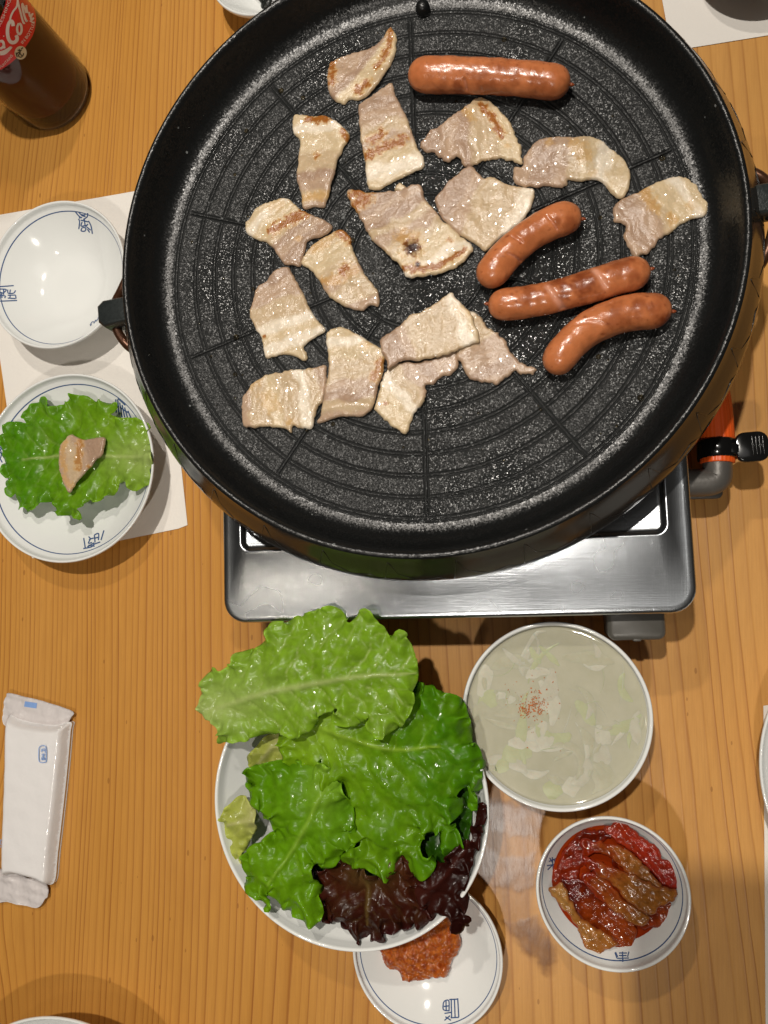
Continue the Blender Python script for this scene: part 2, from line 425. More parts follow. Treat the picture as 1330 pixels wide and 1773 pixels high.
MT = dict(
    wood=wood_mat(), porcelain=porcelain(), blue=blue_print(), pan=pan_mat(False), panfloor=pan_mat(True), steel=steel_mat(),
    enamel=simple('dark_enamel', (0.020, 0.016, 0.012), 0.18, spec=0.28, var=.2, vs=30),
    crease=simple('dark_crease', (0.008, 0.007, 0.006), 0.3),
    hole=simple('hole_shade', (0.004, 0.004, 0.004), 0.8),  # flat black standing in for the shade inside the drain and lug holes
    lug=simple('cast_lug_coating', (0.020, 0.024, 0.024), 0.38, var=.5, vs=500, bmp=.4, bs=900),
    rust=simple('browned_steel_wire', (0.085, 0.036, 0.018), 0.34, metal=.6, var=.5, vs=120, bmp=.3),
    grey=simple('grey_painted_metal', (0.115, 0.108, 0.098), 0.42, metal=.3, var=.2, vs=60, bmp=.25, bs=500),
    knob=simple('grey_plastic', (0.085, 0.080, 0.070), 0.38, var=.12, vs=60, bmp=.1),
    body=simple('dark_stove_body', (0.05, 0.05, 0.05), 0.5, var=.2),
    orange=simple('orange_rubber', (0.80, 0.105, 0.012), 0.42, var=.1, bmp=.2),
    black=simple('black_plastic', (0.006, 0.006, 0.006), 0.16, spec=.6, var=.2),
    paper=simple('white_paper', (0.78, 0.75, 0.70), 0.62, spec=.3, var=.03, vs=30, bmp=.25, bs=350),
    pork=vc_mat('cooked_pork', 0.20, .36, sss=.06, sssr=.0012, bmp=.36, bs=900, bd=.0006, coat=.75, glint=.75, gs=800, var=.12, rv=.25),
    sausage=vc_mat('sausage_skin', 0.24, .42, sss=.12, sssr=.002, bmp=.22, bs=420, bd=.0008, coat=.15, var=.16),
    lettuce=vc_mat('lettuce', 0.30, .22, coat=.35, glint=.45, gs=420, bmp=.08, bs=420, bd=.0012, trans=.34, var=.15, rv=.2),
    kimchi=vc_mat('kimchi', 0.13, .28, sss=.05, sssr=.001, bmp=.32, bs=520, bd=.0009, coat=.45, glint=.6, gs=700, var=.45),
    paste=vc_mat('chilli_bean_paste', 0.16, .35, sss=.1, sssr=.002, bmp=.4, bs=420, bd=.0012, coat=.1, var=.35),
    water=wet_mat(), fat=clear_mat('melted_fat', (.80, .72, .55), .04, .05, 60, .05),
    film=clear_mat('plastic_film', (.98, .975, .975), 0.045, .12, 60, .5, .25),
    towel=simple('white_towel', (0.80, 0.79, 0.78), 0.7, spec=.2, var=.03, vs=50, bmp=.3, bs=250),
    milky=simple('milky_seal_film', (0.62, 0.58, 0.57), 0.28, var=.08, vs=40, bmp=.25, bs=80),
    red=simple('red_label_print', (0.62, 0.015, 0.02), 0.25, var=.1, vs=200),
    cream=simple('cream_label_print', (0.72, 0.62, 0.56), 0.3),
    disc=simple('cap_print', (0.60, 0.50, 0.33), 0.3),
    ink=simple('black_print', (0.012, 0.01, 0.008), 0.3),
    nori=simple('black_seaweed', (0.010, 0.011, 0.009), 0.3, var=.4, vs=80, bmp=.5, bs=150),
)

# ------------------------------------------------------------------ table
def make_table():
    xs = np.linspace(-80, 50, 261); ys = np.linspace(-65, 95, 201)
    X, Y = np.meshgrid(xs, ys)
    dens = lambda x: np.interp(x, [-80, -46, -36, -28, -22, -16, -8, 0, 6, 12, 20, 50], [2.6, 2.4, 2.5, 2.1, 1.2, 1.5, 1.0, .85, .9, 1.15, .9, 1.1]) * (1 + .40 * np.sin(1.7 * x) * np.sin(.63 * x + 1) + .25 * np.sin(4.1 * x + 2))
    u = np.linspace(-110, 80, 6000); cum = np.r_[0, np.cumsum((dens(u[1:]) + dens(u[:-1])) / 2 * np.diff(u))]
    W = X + 0.035 * (Y - 5) * np.clip((X + 20) / 25, -.6, 1.2)
    for (kx, ky, a, s) in ((.03, .016, 2.6, 0), (.10, .022, .7, 7), (.5, .05, .16, 13)):
        W = W + a * np.vectorize(lambda x, y: nz(x * kx, y * ky, s))(X, Y)
    for (cx, cy, a, rx, ry) in ((-43, -24, 2.2, 5, 9), (-58, 20, 2, 5, 9), (19, 5, .8, 5, 12)):   # swirls round knots
        g = np.exp(-((X - cx) / rx) ** 2 - ((Y - cy) / ry) ** 2); W = W + a * g
    R = np.interp(W.ravel(), u, cum)
    nx, ny = len(xs), len(ys)
    V = np.c_[X.ravel(), Y.ravel(), np.zeros(X.size)]
    F = [(j * nx + i, j * nx + i + 1, (j + 1) * nx + i + 1, (j + 1) * nx + i) for j in range(ny - 1) for i in range(nx - 1)]
    loop = list(range(nx)) + [j * nx + nx - 1 for j in range(1, ny)] + [(ny - 1) * nx + i for i in range(nx - 2, -1, -1)] + [j * nx for j in range(ny - 2, 0, -1)]
    k0 = len(V); V = np.vstack([V, V[loop] + [0, 0, -3.2]])
    n = len(loop)
    for k in range(n):
        F.append((loop[k], k0 + k, k0 + (k + 1) % n, loop[(k + 1) % n]))
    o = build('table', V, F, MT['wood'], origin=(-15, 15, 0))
    fattr(o, 'ring', np.r_[R, R[loop]])
    gloss_tone = np.clip(smooth01(-24, 2, X) * .9 + .25 * np.vectorize(lambda x, y: nz(x * .09, y * .02, 40))(X, Y), 0, 1).ravel()  # rises to the right: lamp gloss painted as paler wood, plus random variation
    fattr(o, 'gloss_tone', np.r_[gloss_tone, gloss_tone[loop]])
    sharp(o)
    tag(o, 'pale pine wood table top with straight dark grain under all the dishes', 'table')
make_table()

# ------------------------------------------------------------------ grill pan
PC = np.array([-6.66, 19.2]); PA = math.radians(-90 + 1.7); FZ = 11.0
RINGS = [15.62 - 1.275 * k for k in range(10)]
def floor_z(x, y):
    r = np.hypot(np.asarray(x) - PC[0], np.asarray(y) - PC[1]); return FZ - .15 * (1 - np.clip(r / 15.7, 0, 1) ** 2)
def make_pan():
    t = thing('grill_pan', (PC[0], PC[1], 9.2), 'large round black speckled grill pan with ring grooves standing on the steel gas stove', 'grill pan')
    g = lambda d: -0.13 * np.exp(-((np.abs(d) - .092) / .042) ** 2) + .045 * np.exp(-(d / .036) ** 2)
    rs = {1.0, 1.15, 1.4, 1.7, 2.0, 2.3, 2.6, 3.2, 3.7}
    for R in RINGS:
        rs |= {round(R + d, 4) for d in (-.24, -.155, -.122, -.092, -.062, -.035, 0, .035, .062, .092, .122, .155, .24, -.45, -.62)}
    rs = sorted(r for r in rs if r <= 15.9)
    offs = [-.24, -.155, -.122, -.092, -.062, -.035, 0, .035, .062, .092, .122, .155, .24]
    V = []; F = []; nA = None; GV = []
    for r in rs:
        A = []; D = []
        for k in range(10):
            a = PA + k * math.pi / 5; sc = min(1, r / 3.4)
            A += [a + o * sc / r for o in offs]; D += list(offs)
            a1 = a + offs[-1] * sc / r; a2 = a + math.pi / 5 + offs[0] * sc / r
            A += [a1 + (a2 - a1) * q / 12 for q in range(1, 12)]; D += [9] * 11
        A = np.array(A); D = np.array(D); nA = len(A)
        z = floor_z(PC[0] + r, PC[1]) + np.zeros(nA)
        h = np.zeros(nA)
        for R in RINGS: h = np.minimum(h, g(r - R)) if abs(r - R) > .05 else np.maximum(h, g(r - R))
        if RINGS[-1] + .2 < r < RINGS[0] - .2: h = np.where(np.abs(D) < .05, np.maximum(h, g(D)), np.minimum(h, g(D)))
        GV += list(np.clip(-h / .07, 0, 1)); z = z + h - .28 * (1 - smooth01(1.3, 2.2, r))
        V += [(PC[0] + r * math.cos(a), PC[1] + r * math.sin(a), zz) for a, zz in zip(A, z)]
    for i in range(len(rs) - 1):
        for k in range(nA):
            k2 = (k + 1) % nA; F.append((i * nA + k, i * nA + k2, (i + 1) * nA + k2, (i + 1) * nA + k))
    gs = build('grill_surface', V, F, MT['panfloor'], t); fattr(gs, 'groove', GV)
    zz = float(V[-1][2])
    prof = [(15.88, zz), (16.15, 11.03), (16.45, 11.15), (16.75, 11.36), (17.0, 11.68), (17.2, 12.1), (17.36, 12.6), (17.5, 13.1), (17.62, 13.38), (17.75, 13.5), (17.9, 13.5), (18.0, 13.4)]
    outer = [(18.0, 13.4), (18.06, 13.25), (18.35, 12.75), (18.75, 12.1), (19.08, 11.5), (19.25, 11.0), (19.25, 10.7), (19.0, 10.2), (18.4, 9.6), (17.4, 9.25), (10, 9.2), (1.0, 9.2)]
    build('rim_wall', *lathe(prof, PC, 200), MT['pan'], t)
    v, f = lathe(outer, PC, 200); build('outer_wall', v, f, MT['enamel'], t)
    build('drain_hole', *lathe([(1.02, 10.62), (1.0, 9.3), (0, 9.25)], PC, 40), MT['hole'], t)
    # faceted zigzag creases moulded round the outer wall
    def wall(a, h):
        rr = np.interp(h, [0, .25, .5, .75, 1], [19.22, 19.08, 18.72, 18.35, 18.1]); z = np.interp(h, [0, .25, .5, .75, 1], [10.85, 11.5, 12.1, 12.75, 13.15])
        return Vector((PC[0] + (rr + .012) * math.cos(a), PC[1] + (rr + .012) * math.sin(a), z))
    parts = []
    nseg = 30
    for k in range(nseg):
        a = 2 * math.pi * k / nseg; st = 2 * math.pi / nseg
        P = []
        for (q, h) in ((0, .12), (.10, .88), (.22, .45), (.5, .22), (.8, .30), (1, .12)):
            P.append((a + q * st, h + .06 * nz(k, q)))
        pts = []
        for (a1, h1), (a2, h2) in zip(P[:-1], P[1:]):
            for q in range(5): pts.append(wall(a1 + (a2 - a1) * q / 5, max(min(h1 + (h2 - h1) * q / 5, .95), .03)))
        pts.append(wall(P[-1][0], P[-1][1])); parts.append(tube(pts, .022, 5))
    build('zigzag_crease', *join(*parts), MT['crease'], t)
    # the two lugs and their ring handles
    for sgn, a in ((0, math.radians(180 + 6.6)), (1, math.radians(6.6 - 2.5))):
        c, s = math.cos(a), math.sin(a)
        def W(u, v, z): return (PC[0] + u * c - v * s, PC[1] + u * s + v * c, z)
        def sec(z0, z1, i): return [W(x, y, z) for (x, y, z) in [(18.2, -.85 + i, z0), (20.15 - i, -.85 + i, z0), (20.55 - i, -.55 + i, z0), (20.55 - i, .5 - i, z0), (20.2 - i, .85 - i, z0), (18.2, .85 - i, z0)]]
        v, f = loft([sec(10.7, 0, .18), sec(10.9, 0, 0), sec(12.0, 0, 0), sec(12.18, 0, .14)])
        lug = sharp(build('handle_lug', v, f, MT['lug'], t), 50)
        e = build('lug_hole', *loft([[W(19.6 + .42 * math.cos(q), -.875, 11.35 + .3 * math.sin(q)) for q in np.linspace(0, 2 * math.pi, 16, endpoint=False)], [W(19.6 + .42 * math.cos(q), -.82, 11.35 + .3 * math.sin(q)) for q in np.linspace(0, 2 * math.pi, 16, endpoint=False)]]), MT['hole'], lug)
        # steel ring hanging through the lug, both ends in the wall
        P = [W(u, v, z) for u, v, z in ((18.7, -3.35, 10.6), (19.15, -2.7, 10.55), (19.55, -1.8, 10.75), (19.75, -.9, 11.2), (19.8, 0, 11.4), (19.75, .9, 11.2), (19.5, 1.6, 10.9), (19.1, 2.1, 10.75), (18.6, 2.35, 10.7))]
        build('ring_handle', *tube(catmull(P, 5, False), .3, 12), MT['rust'], lug)
    # beads of fat spat over the plate and the wall
    V = []; F = []; rr_ = random.Random(11)
    for i in range(150):
        r = 15.4 * math.sqrt(rr_.random()) if i < 115 else rr_.uniform(16.9, 17.4); a = rr_.uniform(0, 6.28); q = rr_.choice([.05, .07, .09, .16]) * rr_.uniform(.7, 1.3)
        if i >= 115: q *= .5
        x, y = PC[0] + r * math.cos(a), PC[1] + r * math.sin(a); z = float(floor_z(x, y)) if i < 115 else float(np.interp(r, [16.75, 17.0, 17.2, 17.36], [11.36, 11.68, 12.1, 12.6]))
        v, f = lathe([(q, z - .02), (q * .95, z + q * .18), (q * .6, z + q * .42), (0, z + q * .5)], (x, y), 10); k = len(V); V += v; F += [tuple(i_ + k for i_ in g_) for g_ in f]
    fd = build('fat_droplet', V, F, MT['fat'], t); fd['kind'] = 'stuff'
    # round stopper high on the inner wall
    c = at(731, 8, 11.6)
    build('wall_rivet', *lathe([(.0, 11.75), (.25, 11.72), (.4, 11.55), (.45, 11.2)][::-1], (c.x, c.y), 20), MT['pan'], t)
    return t
pan = make_pan()

# ------------------------------------------------------------------ gas stove
SO = (-5.45, -2.27); SA = math.radians(1.8)
def st(V): return rotz([(x + SO[0], y + SO[1], z) for x, y, z in V], SO, SA)
def make_stove():
    t = thing('gas_stove', (SO[0], SO[1] + 13, 0), 'low stainless steel table gas stove with brushed top under the grill pan', 'gas stove')
    def L(i, z, r): return [(x, y, z) for x, y in rrect(-14.5 + i, 0 + i, 14.5 - i, 26 - i, max(r - i, .1), 8)]
    def I(x, z, r): return [(px, py, z) for px, py in rrect(-14.5 + 1.2 + x, 4.5 + x, 14.5 - 1.35 - x, 25 - x, r, 8)]
    v, f = loft([L(.05, 7.0, 1.5), L(0, 7.2, 1.5), L(0, 7.75, 1.5), L(.07, 7.93, 1.5), L(.22, 8.0, 1.5), L(.45, 8.0, 1.5), I(-.12, 8.0, .75), I(0, 8.07, .7), I(.12, 8.05, .62), I(.26, 7.83, .5), I(.42, 7.74, .4)], False, True)
    build('top_plate', st(v), f, MT['steel'], t)
    v, f = rbox(-13.9, .7, .9, 13.9, 25.4, 7.2, 1.2); build('stove_body', st(v), f, MT['body'], t)
    for x in (-12, 12):
        for y in (2.6, 23.5):
            v, f = lathe([(0, 0), (.9, 0), (1, .15), (1, 1.0), (0, 1.0)], (x, y), 20); build('foot', st(v), f, MT['black'], t)
    # control knob under the front edge
    v, f = rbox(9.55, -1.65, 3.1, 12.95, 1.0, 6.1, .5, .3); kn = build('knob', st(v), f, MT['knob'], t)
    v, f = rbox(11.0, -1.72, 3.2, 11.5, -1.4, 6.0, .1, .08); build('knob_ridge', st(v), f, MT['knob'], kn)
    # pan supports
    for a in (45, 135, 225, 315):
        c = (-6.66, 19.2); d = (math.cos(math.radians(a)), math.sin(math.radians(a)))
        v, f = rbox(2.5, -.25, 7.74, 9.5, .25, 9.19, .1, .08); v = rotz([(x + c[0], y + c[1], z) for x, y, z in v], c, math.radians(a))
        build('pan_support', v, f, MT['body'], t)
    # bent gas inlet pipe on the right side
    P = [(8.2, 6.15, 4.3), (9.2, 6.15, 4.3), (10.3, 6.15, 4.3), (10.85, 6.25, 4.3), (11.12, 6.55, 4.3), (11.15, 7.2, 4.3), (11.15, 8.3, 4.3)]
    v, f = tube(catmull(P, 5, False), 0.88, 20); build('gas_inlet', v, f, MT['grey'], t)
    v, f = rbox(8.6, 5.2, 3.15, 11.6, 6.9, 3.5, .4, .08); build('inlet_bracket', v, f, MT['grey'], t)
make_stove()
def make_hose():
    t = thing('gas_hose', (11.2, 8, 4.3), 'orange ribbed rubber gas hose leaving the right side of the stove', 'gas hose')
    P = catmull([(11.15, 7.35, 4.3), (11.18, 9, 4.3), (11.05, 11.5, 4.25), (10.6, 14, 4.0), (9.9, 17, 3.2), (9.4, 21, 2.2), (9.0, 26, 1.25), (8, 31, 1.0), (5, 35, 1.0), (0, 37, 1.0)], 12, False)
    n = 72; V, F = tube(P, 1.0, n, True)
    V = [Vector(v) for v in V]
    for i, p in enumerate(P):
        for k in range(n):
            d = V[i * n + k] - Vector(p); V[i * n + k] = Vector(p) + d * (1 + (.035 if k % 3 == 0 else -.01))
    build('hose_tube', V, F, MT['orange'], t)
    # black spring clip round the hose end with its broad thumb tab
    c = Vector((11.15, 8.1, 4.3)); ring = []
    for y, r in ((7.55, 1.1), (7.6, 1.18), (8.65, 1.18), (8.7, 1.1)):
        ring.append([(c.x + r * math.cos(q), y + .12 * math.sin(q), c.z + r * math.sin(q)) for q in np.linspace(0, 2 * math.pi, 40, endpoint=False)])
    cl = build('hose_clip', *loft(ring, False, False), MT['black'], t)
    v, f = rbox(11.5, 7.75, 4.95, 12.3, 8.45, 5.3, .15, .1); build('clip_neck', v, f, MT['black'], cl)
    v, f = rbox(12.0, 7.2, 4.9, 13.95, 9.05, 5.3, .6, .12); v = rotz(v, (12.2, 8.1), .06); build('clip_tab', v, f, MT['black'], cl)
    parts = [rbox(12.95 + .2 * k, 7.55, 5.28, 13.05 + .2 * k, 8.75, 5.36, .04, .03) for k in range(4)]
    v, f = join(*parts); v = rotz(v, (12.2, 8.1), .06); build('tab_ridge', v, f, MT['black'], cl)
make_hose()

# ------------------------------------------------------------------ pork on the grill
FAT = np.array((.62, .485, .305)); PALE = np.array((.54, .405, .255)); MEAT = np.array((.385, .258, .178)); PINK = np.array((.46, .32, .22))
SEAR = np.array((.44, .165, .016)); BURN = np.array((.035, .008, .004)); LITE = np.array((.78, .68, .54))
KIND = dict(F=FAT, P=PALE, M=MEAT, K=PINK, L=LITE)
def slice_(label, outline, axis, bands, sears=(), base=0.0, curl=.25, seed=0, thick=.23, surf=None, h=.09, rag=.06, folds=()):
    zt = FZ + thick + base if surf is None else surf
    W = np.array([tuple(at(x, y, zt))[:2] for x, y in outline])
    O = catmull(W, 5); O = resample(O, .09)
    T = np.roll(O, -1, 0) - np.roll(O, 1, 0); T /= np.linalg.norm(T, axis=1)[:, None] + 1e-9
    j = np.array([nz(p[0] * 2.6, p[1] * 2.6, seed) * .6 + nz(p[0] * 7, p[1] * 7, seed + 4) * .45 for p in O])
    O = O + np.c_[T[:, 1], -T[:, 0]] * (j * rag * 1.6)[:, None]
    V, F, D, B = triang(O, h)
    a0 = np.array(at(*axis[0], zt))[:2]; a1 = np.array(at(*axis[1], zt))[:2]; ax = a1 - a0; al = np.linalg.norm(ax)
    tt = ((V - a0) @ ax) / al ** 2; pp = (V - a0) @ np.array([-ax[1], ax[0]]) / al
    wob = np.array([nz(x * .9, y * .9, seed + 9) * .07 + nz(x * 3, y * 3, seed + 2) * .02 for x, y in V])
    t2 = np.clip(tt + wob, 0, 1)
    cols = [KIND[b] for b in bands]; xs = np.linspace(0, 1, len(cols))
    # stripes with fairly crisp boundaries
    q = t2 * (len(cols) - 1); i0 = np.clip(q.astype(int), 0, len(cols) - 2); fr = smooth01(.25, .75, q - i0)[:, None]
    ca = np.array(cols); col = ca[i0] * (1 - fr) + ca[i0 + 1] * fr
    fib = np.array([nz(t * 22, p * 1.3, seed) for t, p in zip(t2, pp)])
    col = col * (1 + .10 * fib[:, None]); mot = np.array([nz(x * 5, y * 5, seed + 30) for x, y in V])
    col = col * (1 + .055 * mot[:, None] * np.array([.6, 1, 1.2]))
    sd = np.zeros(len(V)); bn = np.zeros(len(V))
    for s in sears:
        pts, wpx, st = s[0], s[1], s[2]
        P = np.array([tuple(at(x, y, zt))[:2] for x, y in pts]); d = segdist(V, P, False) if len(P) > 1 else np.hypot(*(V - P[0]).T)
        n = np.array([nz(x * 3.2, y * 3.2, seed + 50) + .7 * nz(x * 8, y * 8, seed + 51) for x, y in V])
        m = np.clip(1.75 - d / (wpx / 27.0) + n * 1.15, 0, 1) * min(st * 1.15, 1)
        sd = np.maximum(sd, m)
        if st > 1: bn = np.maximum(bn, np.clip(1.6 - d / (wpx / 34.0) + n * .5, 0, 1))
    edge = np.clip(1 - D / .16, 0, 1) * np.array([max(0, nz(x * 1.1, y * 1.1, seed + 70)) for x, y in V]) * 1.3
    sd = np.clip(np.maximum(sd, edge * .25), 0, 1)[:, None]
    core = smooth01(.55, 1.0, sd); halo = np.array((.60, .36, .12)); col = col * (1 - sd) + halo * sd; col = col * (1 - core * .9) + np.array((.29, .085, .009)) * core * .9
    col = col * (1 - bn[:, None]) + BURN * bn[:, None]
    # surface: rounded rim, fibre ridges, shallow waves
    rim = np.sqrt(1 - (1 - np.clip(D / .11, 0, 1)) ** 2)
    wave = np.array([nz(x * .38, y * .38, seed + 5) for x, y in V]) * curl + np.array([nz(x * 1.5, y * 1.5, seed + 6) for x, y in V]) * .05
    ridge = fib * .026 + np.array([nz(x * 6.5, y * 6.5, seed + 8) for x, y in V]) * .012
    fl = np.maximum(0, wave) * smooth01(0, 1.2, D + .4)
    up = np.maximum(0, wave) + .03
    for fp, fw, fh in folds:
        P = np.array([tuple(at(x, y, zt))[:2] for x, y in fp]); d = segdist(V, P, False); up = up + fh * np.exp(-(d / fw) ** 2)
    if surf is None: zb = floor_z(V[:, 0], V[:, 1]) + base + up
    else: zb = np.array([nz(x * .5, y * .5, 3) * .1 for x, y in V]) + surf - thick + up * .6
    top = zb + thick * (.30 + .70 * rim) + ridge * rim
    bot = zb + thick * .30 * (1 - rim)
    n = len(V)
    VV = np.vstack([np.c_[V, top], np.c_[V, np.minimum(bot, top - .02)]])
    FF = list(F) + [tuple(i + n for i in f[::-1]) for f in F]
    nb = len(B)
    E = {}
    for f in F:
        for a, b in zip(f, f[1:] + f[:1]): E[(a, b)] = 1
    for (a, b) in list(E):
        if (b, a) not in E: FF.append((b, a, a + n, b + n))
    o = build('pork_slice', VV, FF, MT['pork'])
    color(o, np.vstack([col, col * .9]))
    return tag(o, label, 'pork slice', 'pork belly slices cooking on the grill pan')
A2 = (2.771, (400, 0)); A3 = (2.771, (850, 0)); A5 = (2.771, (400, 320)); A6 = (2.509, (800, 320))
def z2(*p): return Z(p, *A2)
def z3(*p): return Z(p, *A3)
def z5(*p): return Z(p, *A5)
def z6(*p): return Z(p, *A6)
slice_('pork slice with a pointed curled tip at the top, just left of the level sausage',
  z2((765,122),(785,150),(793,185),(790,235),(772,285),(745,340),(715,390),(680,430),(640,460),(600,472),(565,470),(545,490),(515,485),(480,460),(465,430),(462,380),(465,310),(480,290),(520,270),(580,250),(640,235),(690,210),(725,175),(745,145)),
  z2((560,270),(740,400)), 'KKMFFPF', [(z2((765,150),(755,230),(700,320)), 5, .8), (z2((650,405),(610,430)), 7, .95), (z2((486,305),(490,400)), 5, .9)], seed=1, curl=.5)
slice_('tall pork slice with two brown sear marks directly below the pointed one',
  z2((770,390),(785,440),(815,500),(845,560),(865,620),(890,690),(920,745),(925,780),(915,800),(860,825),(790,855),(740,885),(690,905),(655,890),(645,840),(635,750),(622,680),(615,620),(610,560),(608,500),(640,475),(690,440),(730,410)),
  z2((700,430),(770,870)), 'KMKPKFLF', [(z2((655,740),(740,700),(825,668)), 7, .85), (z2((675,670),(720,638)), 7, .9)], seed=2)
slice_('narrow pale pork slice with a browned top edge, upper left of the grill',
  z2((298,548),(380,548),(455,555),(500,580),(550,615),(567,645),(555,680),(535,700),(530,730),(510,760),(500,830),(480,890),(465,940),(445,985),(400,985),(345,995),(330,930),(318,880),(310,830),(320,780),(318,740),(328,690),(320,655),(295,630)),
  z2((420,560),(395,985)), 'FLFFPPMKPK', [(z2((370,562),(460,578)), 6, .95), (z2((540,630),(552,665)), 5, .8), (z2((408,742),), 5, .8), (z2((340,945),(460,935)), 6, .55)], seed=3, curl=.4)
slice_('ragged pork slice just below the top sausage with a long brown streak',
  [(725,247),(735,235),(745,222),(762,215),(775,205),(795,190),(815,172),(830,165),(845,168),(858,178),(872,195),(885,212),(895,235),(903,260),(904,280),(890,277),(870,272),(850,273),(830,278),(815,284),(800,280),(790,268),(775,277),(763,270),(745,258),(735,261)],
  [(735,250),(895,215)], 'MMKMPPFF', [([(832,178),(855,205),(868,232)], 5, .95), ([(806,190),(818,205)], 5, .5), ([(878,250)], 4, .5)], seed=4, rag=.13)
slice_('long curved pork slice arching at the upper right of the grill',
  z3((110,790),(150,790),(160,740),(190,700),(220,670),(280,655),(400,655),(450,655),(520,670),(570,700),(620,740),(655,780),(670,830),(668,890),(640,940),(610,945),(580,920),(550,885),(520,860),(480,855),(420,862),(370,855),(365,880),(320,892),(260,882),(230,892),(190,885),(165,890),(130,880),(108,855)),
  z3((150,800),(650,850)), 'KMMKPFLFF', [(z3((400,705),(455,750)), 9, .5), (z3((280,690),), 6, .4), (z3((495,830),), 5, .4)], seed=5, curl=.45)
slice_('pork slice farthest right on the grill, lying partly against the rim',
  z3((590,985),(650,940),(720,905),(780,880),(850,850),(900,840),(950,855),(980,880),(1010,915),(1035,960),(1043,990),(1030,1030),(980,1045),(930,1065),(880,1100),(830,1130),(800,1160),(770,1200),(730,1220),(690,1235),(670,1200),(640,1130),(650,1090),(630,1065),(595,1060),(590,1030)),
  z3((640,1130),(980,920)), 'KMMKPFFLF', [(z3((735,920),(790,1000)), 7, .6), (z3((870,1050),), 7, .6), (z3((960,990),), 6, .4)], seed=6, rag=.1)
slice_('broad pale pork slice touching the tip of the curved scored sausage',
  [(800,290),(815,283),(825,292),(835,305),(850,303),(870,313),(890,318),(910,322),(926,327),(922,350),(915,365),(900,385),(880,400),(860,415),(842,432),(830,425),(815,415),(795,405),(785,395),(775,385),(762,372),(755,355),(752,338),(765,325),(775,310),(790,300)],
  [(765,330),(915,385)], 'MMKPPPLF', [], seed=7)
slice_('largest pork slice with a dark burnt spot near the middle of the grill',
  z5((553,20),(600,15),(640,25),(700,28),(770,20),(840,5),(900,-10),(915,15),(930,60),(965,95),(1000,150),(1040,180),(1090,230),(1130,265),(1162,300),(1145,335),(1110,370),(1060,400),(1000,415),(920,432),(845,437),(825,410),(800,375),(760,340),(720,300),(680,265),(650,220),(630,180),(610,150),(605,125),(575,95)),
  z5((720,10),(950,425)), 'KMKMPKPFFLF', [(z5((600,35),(640,60),(615,80)), 11, 1), (z5((868,300),), 13, 2), (z5((820,250),(880,262)), 10, .6), (z5((835,392),(900,402),(1000,385),(1115,315)), 5, .85), (z5((895,380),), 4, 1.5), (z5((1050,262),), 4, .7)], seed=8, curl=.35, rag=.09)
slice_('striped pork slice on the left with a brown bar, touching its browned neighbour',
  z5((65,185),(90,150),(110,115),(160,85),(220,60),(255,55),(290,75),(330,110),(370,130),(410,145),(460,170),(485,195),(465,225),(425,245),(390,250),(360,265),(355,295),(345,330),(325,385),(290,380),(250,375),(225,340),(200,300),(170,275),(120,255),(70,225)),
  z5((150,110),(340,330)), 'FLFFPMKMM', [(z5((200,212),(260,180),(350,128)), 8, .85), (z5((190,110),(240,85)), 6, .4), (z5((325,255),), 4, .6)], seed=9)
slice_('golden browned pork slice left of the grill centre with brown corners',
  z5((330,370),(350,330),(380,290),(420,255),(460,235),(500,210),(540,208),(570,250),(578,290),(600,340),(620,390),(645,430),(680,475),(708,520),(703,580),(670,570),(630,600),(580,590),(540,580),(490,550),(450,510),(435,480),(410,440),(375,400)),
  z5((450,260),(610,580)), 'PFFPKPPK', [(z5((530,225),(560,250)), 9, .8), (z5((550,400),(535,415)), 7, .9), (z5((455,465),(520,450),(590,408)), 7, .6), (z5((400,300),(440,280)), 8, .55), (z5((430,290),(480,245)), 6, .45)], seed=10)
slice_('plain pork slice at the far left of the grill with a small torn flap below',
  z5((265,388),(285,410),(310,460),(345,520),(370,580),(400,630),(450,695),(400,730),(370,750),(345,775),(360,800),(360,835),(340,840),(310,820),(265,810),(220,815),(165,828),(150,790),(145,740),(110,680),(85,615),(95,560),(120,490),(165,460),(190,420),(230,395)),
  z5((200,440),(290,800)), 'MKKPPLFLF', [(z5((158,728),), 3, 1)], seed=11)
slice_('tall pork slice in the lower middle with a browned right edge',
  z5((455,710),(515,675),(560,690),(610,715),(650,740),(700,770),(745,790),(735,830),(725,900),(705,960),(690,1020),(675,1070),(630,1110),(560,1110),(500,1115),(410,1142),(430,1090),(440,1030),(450,960),(465,880),(460,800)),
  z5((560,700),(580,1110)), 'FLFPPKMPK', [(z5((685,930),(700,890),(720,840)), 6, .75), (z5((650,760),), 7, .45)], seed=12, base=.06, folds=[(z5((450,1080),(560,1050),(660,1060)), .35, .16)])
slice_('wide pork slice at the lower left of the grill with torn right end',
  z5((50,1030),(85,970),(130,930),(180,905),(260,890),(330,880),(370,875),(420,865),(450,865),(455,920),(450,980),(435,1040),(410,1070),(395,1120),(385,1168),(330,1165),(295,1155),(285,1185),(260,1170),(200,1160),(110,1165),(65,1160),(52,1100)),
  z5((60,1050),(440,960)), 'KPPFPPLPK', [(z5((170,1020),(200,1060)), 10, .35), (z5((280,1140),), 5, .5), (z5((90,960),(130,945)), 6, .35)], seed=13, rag=.11)
slice_('pork slice bottom centre of the stack, half covered by the slice above it',
  z5((740,890),(790,855),(850,838),(880,850),(940,835),(1000,815),(1080,795),(1090,850),(1080,880),(1040,910),(985,930),(965,960),(930,955),(935,990),(925,1040),(890,1080),(860,1140),(845,1190),(800,1175),(740,1130),(700,1090),(680,1070),(695,1030),(715,960)),
  z5((1060,840),(760,1120)), 'KKMKPLFF', [(z5((743,1048),), 3, .8)], seed=14, rag=.1)
